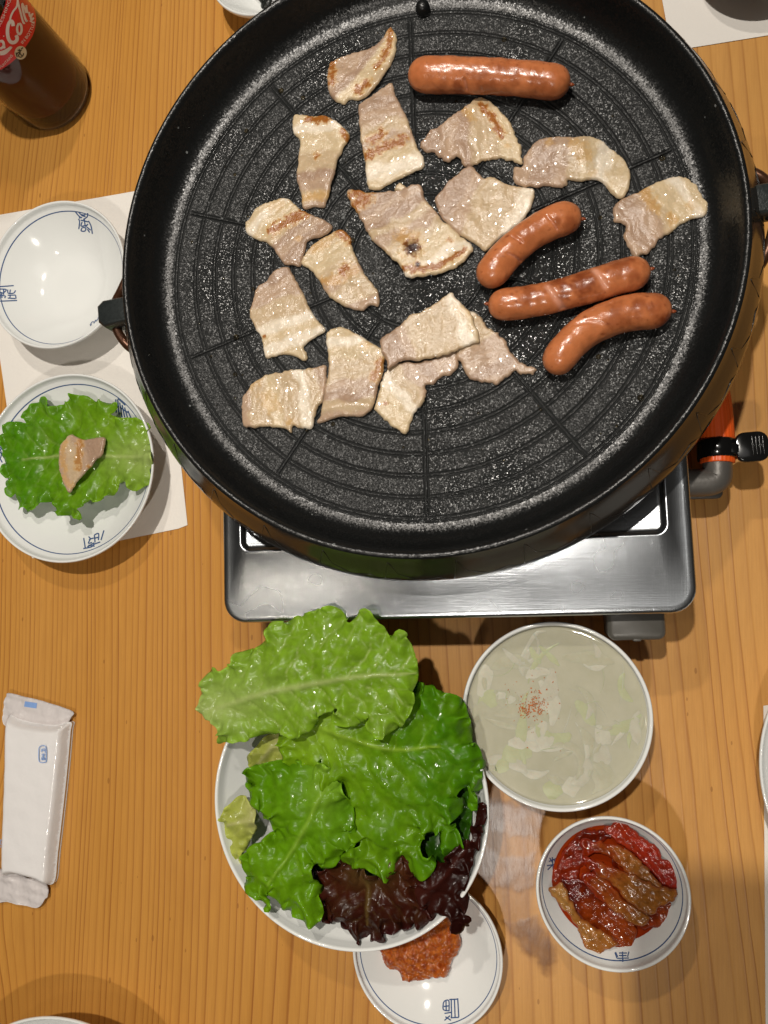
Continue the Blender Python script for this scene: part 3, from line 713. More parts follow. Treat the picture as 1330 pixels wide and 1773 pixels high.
slice_('ragged pork slice with a thin tail pointing at the lowest sausage',
  z6((10,540),(35,545),(60,555),(85,575),(90,590),(140,630),(180,670),(210,710),(240,755),(290,780),(330,800),(300,820),(255,825),(235,800),(200,830),(150,858),(90,855),(40,845),(10,810),(-5,770),(-30,740),(-10,650)),
  z6((10,560),(160,850)), 'LPPKKMK', [], seed=15, rag=.15)
slice_('pork slice laid over two others right of the lower grill centre',
  z5((710,740),(760,700),(810,670),(850,625),(920,600),(970,565),(1030,525),(1060,515),(1090,550),(1120,580),(1150,610),(1165,660),(1190,710),(1185,750),(1140,765),(1080,790),(1020,815),(940,830),(890,840),(840,835),(800,850),(750,885),(745,850),(720,790)),
  z5((740,800),(1160,640)), 'MMKPPPPLF', [(z5((1090,590),(1130,610)), 8, .25)], seed=16, base=.42, rag=.1)
o = slice_('tiny pork scrap beside the largest slice near the grill centre', [(684,318),(692,314),(701,318),(704,325),(697,330),(688,329),(682,325)], [(684,320),(704,326)], 'PFK', seed=17, thick=.3)
o.name = 'pork_scrap'; o['category'] = 'pork scrap'; del o['group']

# ------------------------------------------------------------------ sausages
def sausage(label, path, wpx, cuts=(), browns=(), seed=0, knots=(True, True)):
    zc = FZ + 1.12
    P = catmull([tuple(at(x, y, zc)) for x, y in path], 10, False); P = resample(P, .07, False)
    L = np.r_[0, np.cumsum(np.linalg.norm(np.diff(P, axis=0), axis=1))]; s = L / L[-1]; n = len(P); k = 64
    mid = P[len(P) // 2]; dep = mid[0] * ex[2] - mid[1] * ey[2] + (HC - zc) * n_[2]; R = wpx * .96 / 2 * dep / FPX
    e = np.minimum(L, L[-1] - L); prof = np.sqrt(np.clip(1 - (1 - np.clip(e / (R * 1.25), 0, 1)) ** 2.2, 0, 1))
    rad = np.maximum(R * prof * (1 + .03 * np.sin(s * 5 + seed)), .05)
    V = []; T = np.gradient(P, axis=0); T /= np.linalg.norm(T, axis=1)[:, None]
    for i in range(n):
        t = Vector(T[i]); sd = Vector((-t.y, t.x, 0)).normalized(); u = Vector((0, 0, 1))
        for q in range(k):
            a = 2 * math.pi * q / k; V.append(np.array(P[i]) + np.array(sd) * math.cos(a) * rad[i] + np.array(u) * math.sin(a) * rad[i] * .96)
    V = np.array(V)
    drop = V[:, 2].min() - float(floor_z(*P[n // 2][:2])) - .04; V[:, 2] -= drop
    nn = np.array([nz(v[0] * .9, v[1] * .9, v[2] * .9 + seed) for v in V]); n2 = np.array([nz(v[0] * 3, v[1] * 3, v[2] * 3 + seed) for v in V])
    cen = np.repeat(P, k, 0); cen[:, 2] -= drop
    dirv = V - cen; dirv /= np.linalg.norm(dirv, axis=1)[:, None] + 1e-9
    wr = np.array([nz(v[0] * 2.2, v[1] * 2.2, q_ * 9.0 + seed) for v, q_ in zip(cen, np.tile(np.arange(k) / k, n))])
    V = V + dirv * (nn * .045 + n2 * .016 + wr * .02)[:, None]
    base = np.array((.53, .175, .064)); col = base * (1 + .16 * nn[:, None] * np.array([.7, 1, 1.3])) * (1 + .10 * n2[:, None])
    n3 = np.array([nz(v[0] * 1.6, v[1] * 1.6, v[2] * 1.6 + seed + 20) + .5 * nz(v[0] * 5, v[1] * 5, v[2] * 5 + seed) for v in V])
    for (x, y, rr, st_) in browns:
        c = np.array(at(x, y, zc + R * .7)); d = np.hypot(*(V[:, :2] - c[:2]).T) / (rr / 30.0)
        m = np.clip(1.25 - d + n3 * .9, 0, 1)[:, None] * min(st_ * 1.15, .9); col = col * (1 - m) + np.array((.20, .042, .012)) * m
    spots = np.array([max(0, nz(v[0] * 4.2, v[1] * 4.2, v[2] * 4.2 + seed + 33) - .48) for v in V])[:, None] * 3
    col = col * (1 - np.clip(spots, 0, .7)) + np.array((.22, .05, .015)) * np.clip(spots, 0, .7)
    for pts, wc, wide in cuts:
        Q = np.array([tuple(at(x, y, zc + R * .8))[:2] for x, y in pts]); d = segdist(V[:, :2], Q, False)
        m = np.exp(-(d / (wc / 30.0)) ** 2) * (dirv[:, 2] > .0)
        V = V - dirv * (m * (.16 if not wide else .10))[:, None]
        mm = np.clip(m * 1.5, 0, 1)[:, None]; col = col * (1 - mm) + np.array((.66, .30, .19) if wide else (.52, .20, .11)) * mm
    F = []
    for i in range(n - 1):
        for q in range(k):
            q2 = (q + 1) % k; F.append((i * k + q, i * k + q2, (i + 1) * k + q2, (i + 1) * k + q))
    F.append(tuple(range(k))[::-1]); F.append(tuple((n - 1) * k + q for q in range(k)))
    o = build('sausage', V, F, MT['sausage']); color(o, np.clip(col, 0.005, 1))
    for end, ok in zip((0, n - 1), knots):
        if not ok: continue
        d = -T[0] if end == 0 else T[-1]; c = P[end] - np.array([0, 0, drop])
        kv, kf = tube([c - d * .05, c + d * .08, c + d * .16, c + d * .24], [.10, .11, .08, .03], 10)
        kn = build('casing_knot', kv, kf, MT['sausage'], o); color(kn, np.tile(np.array((.25, .06, .02)), (len(kv), 1)))
    return tag(o, label, 'sausage', 'sausages on the grill pan')
sausage('thick straight sausage lying level at the top of the grill', [(706,126),(780,127),(850,129),(920,134),(988,143)], 61,
        [([(803,132),(812,160)], 2, False), ([(832,142),(838,160)], 2, False)], [(790,140,10,.6), (850,155,45,.5), (760,150,20,.4), (940,150,30,.35), (900,120,20,.2)], 1, (False, True))
sausage('curved sausage with three thin score cuts, uppermost of the three on the right',
        z6((88,428),(130,370),(185,305),(255,240),(340,182),(430,140),(522,138)), 60, [(z6((370,128),(415,178)), 1.6, False), (z6((215,212),(262,242)), 1.6, False), (z6((200,292),(255,305),(312,325)), 1.6, False)], [(*z6((470,150))[0], 14, .5), (*z6((300,200))[0], 20, .3), (*z6((420,150))[0], 8, .5)], 2, (False, True))
sausage('straight browned sausage with two wide pale cuts, middle of the three on the right',
        z6((112,510),(190,512),(300,498),(430,470),(560,432),(690,392),(822,358)), 60, [(z6((578,362),(625,432)), 4.5, True), (z6((372,438),(410,490),(455,530)), 4.5, True)], [(*z6((520,410))[0], 30, .7), (*z6((450,430))[0], 25, .7), (*z6((690,345))[0], 22, .6), (*z6((290,465))[0], 20, .5), (*z6((750,370))[0], 16, .4)], 3, (True, True))
sausage('plump sausage with a slanted cut, lowest of the three on the right',
        z6((388,815),(430,740),(495,665),(580,605),(690,562),(800,545),(915,545)), 64, [(z6((500,598),(550,590),(605,600)), 2.5, True)], [(*z6((900,575))[0], 14, .8), (*z6((690,590))[0], 26, .5), (*z6((850,540))[0], 30, .4), (*z6((780,520))[0], 14, .4)], 4, (False, True))

# ------------------------------------------------------------------ paper mats
def paper(name, corners, label, zt=.07, wob=.03):
    P = np.array([tuple(at(x, y, zt))[:2] for x, y in corners])
    Q = np.vstack([resample(np.array([P[i], P[(i + 1) % 4]]), 1.0, False)[:-1] for i in range(4)])
    V, F, D, B = triang(Q, .9)
    z = zt + wob * np.array([max(0, nz(x * .22, y * .22, 4)) for x, y in V]); n = len(V)
    VV = np.vstack([np.c_[V, z], np.c_[V, z - .03]]); nb = len(B)
    FF = list(F) + [tuple(i + n for i in f[::-1]) for f in F] + [(i, i + n, (i + 1) % nb + n, (i + 1) % nb) for i in range(nb)]
    o = build(name, VV, FF, MT['paper']); sharp(o, 50)
    return tag(o, label, 'placemat', 'white paper placemats')
paper('placemat', [(-35, 378), (262, 326), (325, 912), (50, 968)], 'white paper placemat under the two dishes at the left of the grill')
paper('placemat', [(1146, -4), (1520, -80), (1560, 24), (1163, 88)], 'white paper placemat at the top right under the grey bowl')
paper('placemat', [(1322, 1222), (1600, 1190), (1620, 1790), (1326, 1812)], 'white paper placemat at the right edge under the white plate')

# ------------------------------------------------------------------ crockery
def dish(name, label, c, R, zt, cat='dish', group=None, ring=None, depth=None, wall=.26, foot=.48, flare=1.0, material='porcelain'):
    t = thing(name, (c[0], c[1], 0), label, cat, group)
    zi = .55
    def inner(q):                          # height of the inner surface at radius fraction q
        return zi + (zt - .12 - zi) * (max(0, (q - foot * .75) / (1 - foot * .75)) ** (1.55 * flare))
    qs = [0, .12, .25, .36, .45, .52, .6, .67, .74, .8, .86, .9, .94, .965]
    prof = [(R * q, inner(q)) for q in qs] + [(R - wall * .85, zt - .13), (R - wall * .65, zt - .04), (R - wall * .38, zt), (R - wall * .14, zt - .03), (R, zt - .14)]
    for q in (.97, .93, .88, .8, .7, .6, foot + .03): prof.append((R * q + .02, max(inner(q) - wall * .8, .35)))
    prof += [(R * foot, .30), (R * foot - .03, .02), (R * foot - .1, 0.0), (R * foot - .28, .02), (R * foot - .35, .22), (0, .25)]
    v, f = lathe(prof, c, 128); build('dish_body' if cat != 'bowl' else 'bowl_body', v, f, MT[material], t)
    bv = bvh_of(v, f)
    if ring:
        q = ring; d = .0048
        rv, rf = lathe([(R * (q - d), inner(q - d) + .014), (R * (q + d), inner(q + d) + .014)], c, 128)
        build('blue_ring', rv, rf, MT['blue'], t)
    return t, bv, inner
def emblem(t, bv, strokes, wpx):
    v, f = strokes_on(bv, strokes, wpx)
    if f: build('printed_emblem', v, f, MT['blue'], t)
d1, b1, _ = dish('side_dish', 'empty white dish with blue seal prints on the paper mat left of the grill', (-36.4, 23.8), 5.94, 3.3, ring=.905, group='white dishes with a blue rim line')
D1 = (5.542, (0, 330))
emblem(d1, b1, [Z(s, *D1) for s in ([(725,203),(760,245),(790,262)], [(755,205),(790,240),(822,248)], [(842,215),(838,250),(800,278)], [(775,228),(810,234),(822,220)], [(755,270),(765,300),(757,370)], [(775,283),(848,300)], [(790,300),(780,340),(832,332)], [(790,355),(780,385),(815,388),(825,360),(792,352)], [(850,290),(875,340),(888,415)], [(840,370),(862,402)], [(835,350),(872,380)], [(810,270),(817,330)], [(846,320),(822,348)], [(762,250),(770,268)])], 2.1)
emblem(d1, b1, [Z(s, *D1) for s in ([(0,922),(132,912)], [(0,945),(60,950),(40,978)], [(35,945),(35,1000)], [(0,1003),(50,1013),(45,1032)], [(15,985),(20,1030)], [(0,1062),(165,1055)], [(75,950),(80,985),(130,985),(150,958)], [(100,950),(95,985)], [(150,1005),(155,1037)], [(75,1032),(150,1037)], [(100,1000),(95,1030)], [(75,1005),(150,1003)], [(0,975),(30,985)])], 2.0)
emblem(d1, b1, [Z(s, *D1) for s in ([(865,1292),(888,1260),(912,1266)], [(900,1275),(926,1240)], [(930,1250),(946,1222)], [(952,1230),(972,1186)], [(912,1245),(930,1255)], [(880,1282),(868,1300)], [(940,1215),(955,1225)])], 1.8)
d2, b2, in2 = dish('side_dish', 'white dish with blue prints holding a lettuce leaf, lower left of the grill', (-34.87, 8.58), 7.23, 3.3, ring=.905, group='white dishes with a blue rim line')
D2 = (3.912, (0, 630))
emblem(d2, b2, [Z(s, *D2) for s in ([(568,1180),(578,1245)], [(600,1170),(612,1185),(600,1215),(625,1210)], [(603,1190),(636,1180)], [(640,1160),(645,1210)], [(640,1160),(668,1150),(668,1195)], [(640,1182),(668,1175)], [(705,1128),(685,1195)], [(565,1252),(620,1240),(640,1222),(680,1207)], [(600,1228),(642,1236)], [(592,1240),(640,1212)])], 2.2)
emblem(d2, b2, [Z(s, *D2) for s in ([(785,240),(788,330)], [(798,240),(808,345)], [(812,262),(828,362)], [(828,278),(846,362)], [(845,295),(866,370)], [(820,300),(870,330)], [(868,318),(890,372)], [(800,232),(850,280)])], 2.2)
emblem(d2, b2, [Z(s, *D2) for s in ([(0,560),(16,582)], [(0,598),(18,618)], [(0,640),(16,668)], [(0,575),(10,610),(2,640)])], 2.2)
dk, bk, ink_ = dish('side_dish', 'white dish with blue prints full of red kimchi at the lower right', (4.12, -18.97), 4.57, 4.6, ring=.915, flare=.8, group='white dishes with a blue rim line')
DK = (4.156, (900, 1390))
emblem(dk, bk, [Z(s, *DK) for s in ([(740,1072),(742,1146)], [(690,1075),(705,1110)], [(786,1072),(776,1110)], [(714,1082),(771,1082)], [(714,1100),(769,1100)], [(700,1120),(786,1118)], [(712,1135),(771,1135)], [(685,1078),(700,1120)])], 2.1)
emblem(dk, bk, [Z(s, *DK) for s in ([(195,452),(272,440)], [(233,390),(240,482)], [(208,422),(262,400)], [(200,482),(232,450)], [(250,450),(272,472)], [(214,395),(236,430)], [(245,405),(255,430)])], 2.1)
sc_ = at(738, 1655, 2.6)
ds, bs_, ins = dish('side_dish', 'white dish of red chilli paste tucked under the lettuce bowl at the bottom', (sc_.x, sc_.y), 5.0, 2.6, ring=.915, group='white dishes with a blue rim line')
DS = (2.66, (360, 1330))
emblem(ds, bs_, [Z(s, *DS) for s in ([(1121,1062),(1123,1152)], [(1136,1062),(1139,1150)], [(1151,1060),(1156,1148)], [(1085,1082),(1092,1072),(1110,1072),(1111,1120)], [(1085,1082),(1085,1112),(1111,1118)], [(1087,1098),(1111,1095)], [(1097,1073),(1098,1118)], [(1090,1130),(1120,1125)], [(1094,1145),(1120,1162)], [(1090,1162),(1116,1140)], [(1112,1066),(1150,1064)], [(1118,1150),(1156,1148)])], 2.2)
BC = (-12.05, -14.0); BR = 8.94; BZ = 6.5
bowl, bb, inb = dish('lettuce_bowl', 'large plain white bowl heaped with green and red lettuce below the stove', BC, BR, BZ, cat='bowl', wall=.3, foot=.42, flare=.95)
SC = (0.94, -8.3); SR = 5.78
soup, bsou, insp = dish('soup_bowl', 'plain white bowl of pale cloudy soup in front of the stove knob', SC, SR, 5.5, cat='bowl', wall=.3, foot=.5, flare=.62)
pb = at(98, 2018, 4.0); dish('dinner_plate', 'white dish whose rim just shows at the bottom left corner', (pb.x, pb.y), 9.7, 4.2, cat='plate')
pr = at(1622, 1345, 3.6); dish('dinner_plate', 'white dish whose rim just shows at the right edge of the table', (pr.x, pr.y), 9.6, 3.6, cat='plate')
pt = at(447, -62, 3.2); tdish, _, _ = dish('seaweed_dish', 'white dish with black seaweed at the top edge left of the grill', (pt.x, pt.y), 4.1, 3.2)
pg = at(1322, -124, 3.2)
MT['greyglass'] = simple('grey_glazed_bowl', (.30, .30, .31), .12, var=.2, vs=60, coat=.4)
dish('tasting_bowl', 'grey bowl with brown food resting on the top right paper mat', (pg.x, pg.y), 4.3, 3.2, cat='bowl', material='greyglass')

# ------------------------------------------------------------------ generic soft food pieces
def plane_pts(px, z0, sl, c):
    """points where the sight lines of an outline meet a (sloping) surface z = z0 + slope"""
    out = []
    for x, y in px:
        z = z0
        for _ in range(4):
            p = at(x, y, z); z = z0 + sl[0] * (p.x - c[0]) + sl[1] * (p.y - c[1])
        out.append((p.x, p.y))
    return np.array(out)
def chunk(name, px, z0, thick, colfn, mtl, label=None, cat=None, group=None, sl=(0, 0), h=.12, seed=0, wave=.15, fine=.05, rim=.3, rag=.05, dome=0.0, parent=None, extra=None):
    c0 = np.mean([tuple(at(x, y, z0))[:2] for x, y in px], 0)
    O = resample(catmull(plane_pts(px, z0, sl, c0), 5), h * .8)
    T = np.roll(O, -1, 0) - np.roll(O, 1, 0); T /= np.linalg.norm(T, axis=1)[:, None] + 1e-9
    j = np.array([nz(p[0] * 2.4, p[1] * 2.4, seed) + .6 * nz(p[0] * 6, p[1] * 6, seed) for p in O]); O = O + np.c_[T[:, 1], -T[:, 0]] * (j * rag)[:, None]
    V, F, D, B = triang(O, h)
    z = z0 + sl[0] * (V[:, 0] - c0[0]) + sl[1] * (V[:, 1] - c0[1])
    z = z + np.array([nz(x * .7, y * .7, seed) for x, y in V]) * wave + np.array([nz(x * 2.6, y * 2.6, seed + 3) for x, y in V]) * fine * 1.4 + np.array([nz(x * 7, y * 7, seed + 3) for x, y in V]) * fine * .5
    if dome: z = z + dome * (1 - (1 - np.clip(D / max(D.max(), .01), 0, 1)) ** 2)
    if extra is not None: z = z + extra(V, D)
    r = np.sqrt(1 - (1 - np.clip(D / rim, 0, 1)) ** 2)
    top = z - thick * .55 * (1 - r); bot = z - thick * (.62 + .38 * r); n = len(V)
    col = colfn(V, D)
    FF = list(F) + [tuple(i + n for i in f[::-1]) for f in F]; E = set()
    for f in F:
        for a, b in zip(f, f[1:] + f[:1]): E.add((a, b))
    FF += [(b, a, a + n, b + n) for (a, b) in E if (b, a) not in E]
    o = build(name, np.vstack([np.c_[V, top], np.c_[V, bot]]), FF, mtl, parent)
    color(o, np.clip(np.vstack([col, col]), .002, 1)); return tag(o, label, cat, group)
def mixn(a, b, f): f = np.clip(np.asarray(f), 0, 1)[:, None]; return np.array(a) * (1 - f) + np.array(b) * f
def nf(V, k, s): return np.array([nz(x * k, y * k, s) for x, y in V])

# ------------------------------------------------------------------ lettuce
def leaf(label, px, rib, z0, sl, base, tip, pale, seed, name='lettuce_leaf', frill=.30, blister=.16, h=.13, per=1.5, dome=0.0, edgecol=None, droop=0.0, ribw=.22, fw=.9, ff=2.2, group='lettuce leaves', jag=.06, vein=.30):
    c0 = np.mean([tuple(at(x, y, z0))[:2] for x, y in px], 0)
    O = resample(catmull(plane_pts(px, z0, sl, c0), 6), h * .8)
    T = np.roll(O, -1, 0) - np.roll(O, 1, 0); T /= np.linalg.norm(T, axis=1)[:, None] + 1e-9
    j = np.array([nz(p[0] * 1.9, p[1] * 1.9, seed) + .7 * nz(p[0] * 4.5, p[1] * 4.5, seed) for p in O]); O = O + np.c_[T[:, 1], -T[:, 0]] * (j * jag)[:, None]
    V, F, D, B = triang(O, h)
    Rb = catmull(plane_pts(rib, z0, sl, c0), 6, False)
    rd, ru, rs, rl = segdist(V, Rb, False, True)
    _, es, _, _ = segdist(V, B, True, True)
    tu = np.clip(ru / rl, 0, 1)
    n1 = nf(V, .8, seed); n2 = nf(V, 2.2, seed + 3); n3 = nf(V, 5.5, seed + 5)
    ph = (ru - rd * .85) / per + n1 * .35 + (rs > 0) * .45
    dph = np.abs(ph - np.floor(ph) - .5) * 2            # 1 at the side veins
    side = np.exp(-((1 - dph) * per * .5 / .06) ** 2) * np.clip(1.15 - rd / 5, .15, 1) * (tu < .99)
    vor = [noise.voronoi(Vector((x * 1.05 + n * .3, y * 1.05, seed)))[0] for (x, y), n in zip(V, n2)]
    net = np.array([b[1] - b[0] for b in vor]); netv = np.exp(-(net / .07) ** 2)
    w_ = ribw * (1.15 - .85 * tu); mid = np.exp(-(rd / w_) ** 2)
    puff = (1 - dph ** 2) * .38 + smooth01(0, .7, net) * .5 + n1 * .5
    ed = np.clip(1 - D / fw, 0, 1) ** 1.6
    z = z0 + sl[0] * (V[:, 0] - c0[0]) + sl[1] * (V[:, 1] - c0[1])
    z = z + blister * .62 * (puff - .5) * (1 - mid) * (1 - .5 * ed) + mid * .10 - .07 * side - .02 * netv
    z = z + n1 * .30 + n2 * .05 + n3 * .008 + .42 * nf(V, .33, seed + 11)
    z = z + frill * ed * (np.sin(es * ff + 2.5 * n1 + seed) * .8 + .6 * np.sin(es * ff * 2.3 + seed) + n2 * 1.2) - droop * np.clip(1 - D / 2.2, 0, 1) ** 2
    if dome: z = z + dome * np.clip(rd / 4, 0, 1) ** 1.5
    # the ruffles lean over sideways as well as up and down
    tb = np.roll(B, -1, 0) - np.roll(B, 1, 0); tb /= np.linalg.norm(tb, axis=1)[:, None] + 1e-9
    ib = (np.abs(es) / max(np.linalg.norm(np.diff(B, axis=0), axis=1).mean(), 1e-6)).astype(int) % len(B)
    phi = es * ff + 2.5 * n1 + seed; e3 = np.clip(1 - D / fw, 0, 1) ** 1.2
    V = V + tb[ib] * (e3 * .45 * frill * np.sin(2 * phi + .6))[:, None] + np.c_[-tb[ib][:, 1], tb[ib][:, 0]] * (e3 * .55 * frill * (1 + np.sin(phi * 1.3)) * .5)[:, None]
    gshade = mixn(base, tip, tu * .8 + .25 * n1 + .15)
    col = gshade * (1 + .22 * n2[:, None] + .10 * n3[:, None])
    pf = np.maximum.reduce([mid * .85, side * vein, netv * vein * .3, np.clip(1 - tu * 2.0, 0, 1) * np.exp(-(rd / 1.6) ** 2) * .8])
    col = mixn([0, 0, 0], [1, 1, 1], pf) * np.array(pale) + col * (1 - np.clip(pf, 0, 1)[:, None])
    if edgecol is not None:
        e2 = np.clip(1 - D / .5, 0, 1) * np.clip(.5 + n2, 0, 1); col = col * (1 - e2[:, None]) + np.array(edgecol) * e2[:, None]
    col *= (1 + np.clip(1 - D / .10, 0, 1) * .35)[:, None]
    o = build(name, np.c_[V, z], F, MT['lettuce']); color(o, np.clip(col, .002, 1))
    m = o.modifiers.new('thickness', 'SOLIDIFY'); m.thickness = .05 * S; m.offset = -1
    return tag(o, label, 'lettuce leaf', group)
G1 = (.26, .48, .010); G2 = (.17, .39, .006); G3 = (.27, .47, .028); PAL = (.52, .64, .22); YEL = (.50, .56, .10)
R1 = (2.509, (330, 1030)); R2 = (2.66, (360, 1330))
leaf('yellow green frilly lettuce piece against the left wall of the bowl', Z([(250,705),(300,650),(330,620),(395,600),(420,640),(410,700),(370,760),(330,775),(275,775)], *R1), Z([(390,620),(290,740)], *R1), 6.2, (0, 0), YEL, YEL, (.6, .6, .25), 31, frill=.2)
leaf('frilly yellow lettuce edge below the yellow piece at the bowl rim', Z([(58,240),(85,190),(150,142),(205,190),(212,290),(165,370),(140,450),(112,465),(85,390),(75,320)], *R2), Z([(200,230),(90,260)], *R2), 6.1, (.05, 0), YEL, YEL, (.6, .6, .25), 32, frill=.28)
leaf('dark purple red lettuce leaf curling over the lower right bowl rim', Z([(960,540),(990,480),(1040,440),(1085,430),(1120,400),(1165,360),(1215,330),(1240,200),(1268,180),(1262,300),(1225,420),(1185,520),(1172,560),(1200,620),(1162,660),(1205,690),(1195,730),(1155,750),(1130,738),(1110,690),(1060,682),(1010,700),(985,640)], *R2), Z([(1000,560),(1090,500),(1220,330)], *R2), 6.75, (.03, .02), (.018, .003, .002), (.032, .006, .004), (.07, .015, .010), 33, frill=.35, jag=.12)
leaf('frilly brown red lettuce leaf along the bottom of the bowl', Z([(470,470),(520,480),(560,455),(620,440),(720,470),(780,500),(830,480),(850,440),(900,425),(940,470),(980,560),(1000,650),(1030,690),(960,712),(900,732),(870,740),(820,762),(790,780),(740,787),(690,780),(640,760),(600,720),(580,690),(540,712),(520,660),(480,630)], *R2), Z([(740,470),(740,600),(735,720)], *R2), 6.25, (0, .10), (.075, .014, .006), (.045, .010, .005), (.17, .11, .03), 34, frill=.5, blister=.25, per=.9, edgecol=(.05, .008, .010), ff=3.0, fw=1.4, jag=.09)
leaf('dark green inner lettuce leaf at the bottom of the bowl, mostly covered', [(470,1300),(600,1290),(740,1300),(800,1340),(815,1420),(800,1480),(760,1530),(680,1545),(600,1530),(540,1520),(500,1470),(470,1400)], [(480,1320),(640,1420),(760,1500)], 5.1, (0, 0), (.03, .13, .004), (.03, .11, .004), (.12, .28, .03), 39)
leaf('big deep green lettuce leaf filling the right half of the bowl', [(480,1275),(500,1235),(560,1215),(620,1200),(680,1195),(715,1190),(735,1188),(757,1196),(788,1213),(806,1250),(818,1290),(833,1330),(831,1372),*Z([(1230,120),(1215,200),(1190,120),(1150,130),(1155,200),(1110,250),(1152,320),(1155,400),(1105,432),(1075,385),(1045,300),(985,290),(972,400),(1030,440),(990,500),(940,492),(895,425),(850,440),(825,505),(770,522),(720,490),(612,452),(650,390),(690,365),(640,285),(600,200),(575,110)], *R2), (500, 1330)],
     Z([(520,560),(620,600),(800,660),(900,675),(1080,660)], *R1), 7.55, (-.02, .02), G1, (.085, .27, .004), (.36, .58, .05), 35, frill=.50, blister=.24, dome=-.45, droop=.4, ff=1.5, fw=1.2)
leaf('glossy green lettuce leaf over the lower left side of the bowl', Z([(150,100),(165,35),(230,12),(330,-10),(450,-22),(540,-5),(570,55),(605,110),(625,180),(648,260),(668,300),(650,360),(600,420),(560,470),(520,470),(470,450),(455,500),(480,580),(492,640),(490,700),(430,712),(360,690),(300,640),(265,590),(270,655),(230,630),(165,592),(160,520),(145,450),(152,415),(270,340),(282,290),(250,200),(180,160)], *R2), Z([(560,30),(470,230),(380,390),(270,540)], *R2), 7.75, (.0, .03), (.11, .31, .004), G2, (.32, .56, .05), 36, frill=.55, blister=.27, dome=-.4, droop=.45, ff=1.5, fw=1.2)
leaf('pale green lettuce leaf on top reaching left over the bowl rim', Z([(45,530),(40,460),(50,400),(80,322),(130,338),(180,300),(190,262),(230,242),(290,235),(330,190),(330,150),(355,118),(400,128),(440,108),(480,85),(530,72),(570,68),(610,62),(640,80),(665,115),(700,120),(740,76),(780,70),(800,100),(832,140),(870,185),(905,165),(945,195),(962,240),(972,340),(967,440),(945,500),(912,560),(868,600),(830,610),(792,590),(765,535),(735,560),(690,570),(620,545),(645,492),(600,510),(545,535),(512,590),(450,622),(400,600),(340,612),(250,622),(170,632),(105,652),(130,610),(100,545)], *R1), Z([(45,512),(180,470),(330,425),(550,385),(750,352),(962,345)], *R1), 8.75, (0.015, .02), G3, (.23, .44, .02), PAL, 37, frill=.36, blister=.20, ribw=.30, dome=-.25, ff=1.7, vein=.62)
leaf('bright green lettuce leaf under one pork slice on the dish left of the grill', Z([(10,460),(40,420),(100,395),(170,400),(180,370),(160,345),(200,290),(250,245),(300,232),(330,270),(340,300),(380,290),(430,270),(465,240),(475,212),(500,225),(580,225),(640,255),(655,240),(700,265),(780,262),(770,300),(740,350),(830,375),(920,375),(1005,412),(995,490),(1015,570),(1035,650),(1010,720),(1020,790),(970,825),(890,845),(860,800),(810,800),(780,850),(740,895),(680,915),(610,930),(560,960),(540,1000),(560,1050),(500,1030),(440,1020),(410,1020),(390,970),(350,920),(290,930),(240,950),(220,985),(190,1000),(155,960),(115,975),(105,930),(100,880),(60,890),(30,830),(30,790),(70,790),(30,750),(15,700),(25,640),(20,560)], *D2), Z([(1035,632),(760,625),(450,620),(150,650)], *D2), 3.0, (.03, 0), (.29, .50, .02), (.10, .32, .006), PAL, 38, frill=.28, blister=.22, dome=.0)
o = slice_('small seared pork slice lying on the lettuce leaf in the left dish', Z([(480,475),(510,490),(560,510),(620,500),(705,497),(703,560),(690,620),(650,650),(600,710),(550,760),(500,820),(468,875),(440,840),(415,780),(395,700),(395,640),(405,560),(435,510)], *D2), Z([(410,660),(700,560)], *D2), 'KPKMM', [(Z([(450,530),(425,620),(440,720)], *D2), 5, .55), (Z([(545,520),(535,600),(530,700)], *D2), 6, .7), (Z([(440,770),(480,830)], *D2), 5, .5), (Z([(600,700),], *D2), 4, .7)], seed=41, surf=3.62)
o['group'] = 'pork belly slices'; del o['group']

# ------------------------------------------------------------------ kimchi, chilli paste, soup
def kcol(a, b, px0, px1, seed):
    def fn(V, D):
        p0 = np.array(at(*Z([px0], *DK)[0], 3.4))[:2]; p1 = np.array(at(*Z([px1], *DK)[0], 3.4))[:2]
        t = ((V - p0) @ (p1 - p0)) / np.sum((p1 - p0) ** 2)
        f = t + .45 * nf(V, 1.3, seed) + .2 * nf(V, 4, seed); c = mixn(a, b, f)
        e = np.clip(1 - D / .16, 0, 1) * .45; c = c * (1 - e[:, None]) + np.array((.30, .02, .006)) * e[:, None]
        ax = (p1 - p0) / np.linalg.norm(p1 - p0); q = V @ np.array([-ax[1], ax[0]])
        return c * (1 + .2 * np.array([nz(a_ * 7, b_ * .7, seed) for a_, b_ in zip(q, t * 3)])[:, None])
    return fn
STEM = (.38, .19, .05); TAN = (.34, .125, .022); RED = (.22, .018, .0025); DRED = (.11, .008, .002); ORG = (.31, .050, .005)
def ribs(ang, k=5.5, a=.06):
    c, s = math.cos(ang), math.sin(ang); return lambda V, D: a * np.sin((V[:, 0] * c + V[:, 1] * s) * k + 2 * nf(V, .8, 9)) + a * .5 * nf(V, 3, 2)
KG = 'kimchi pieces in the dish'
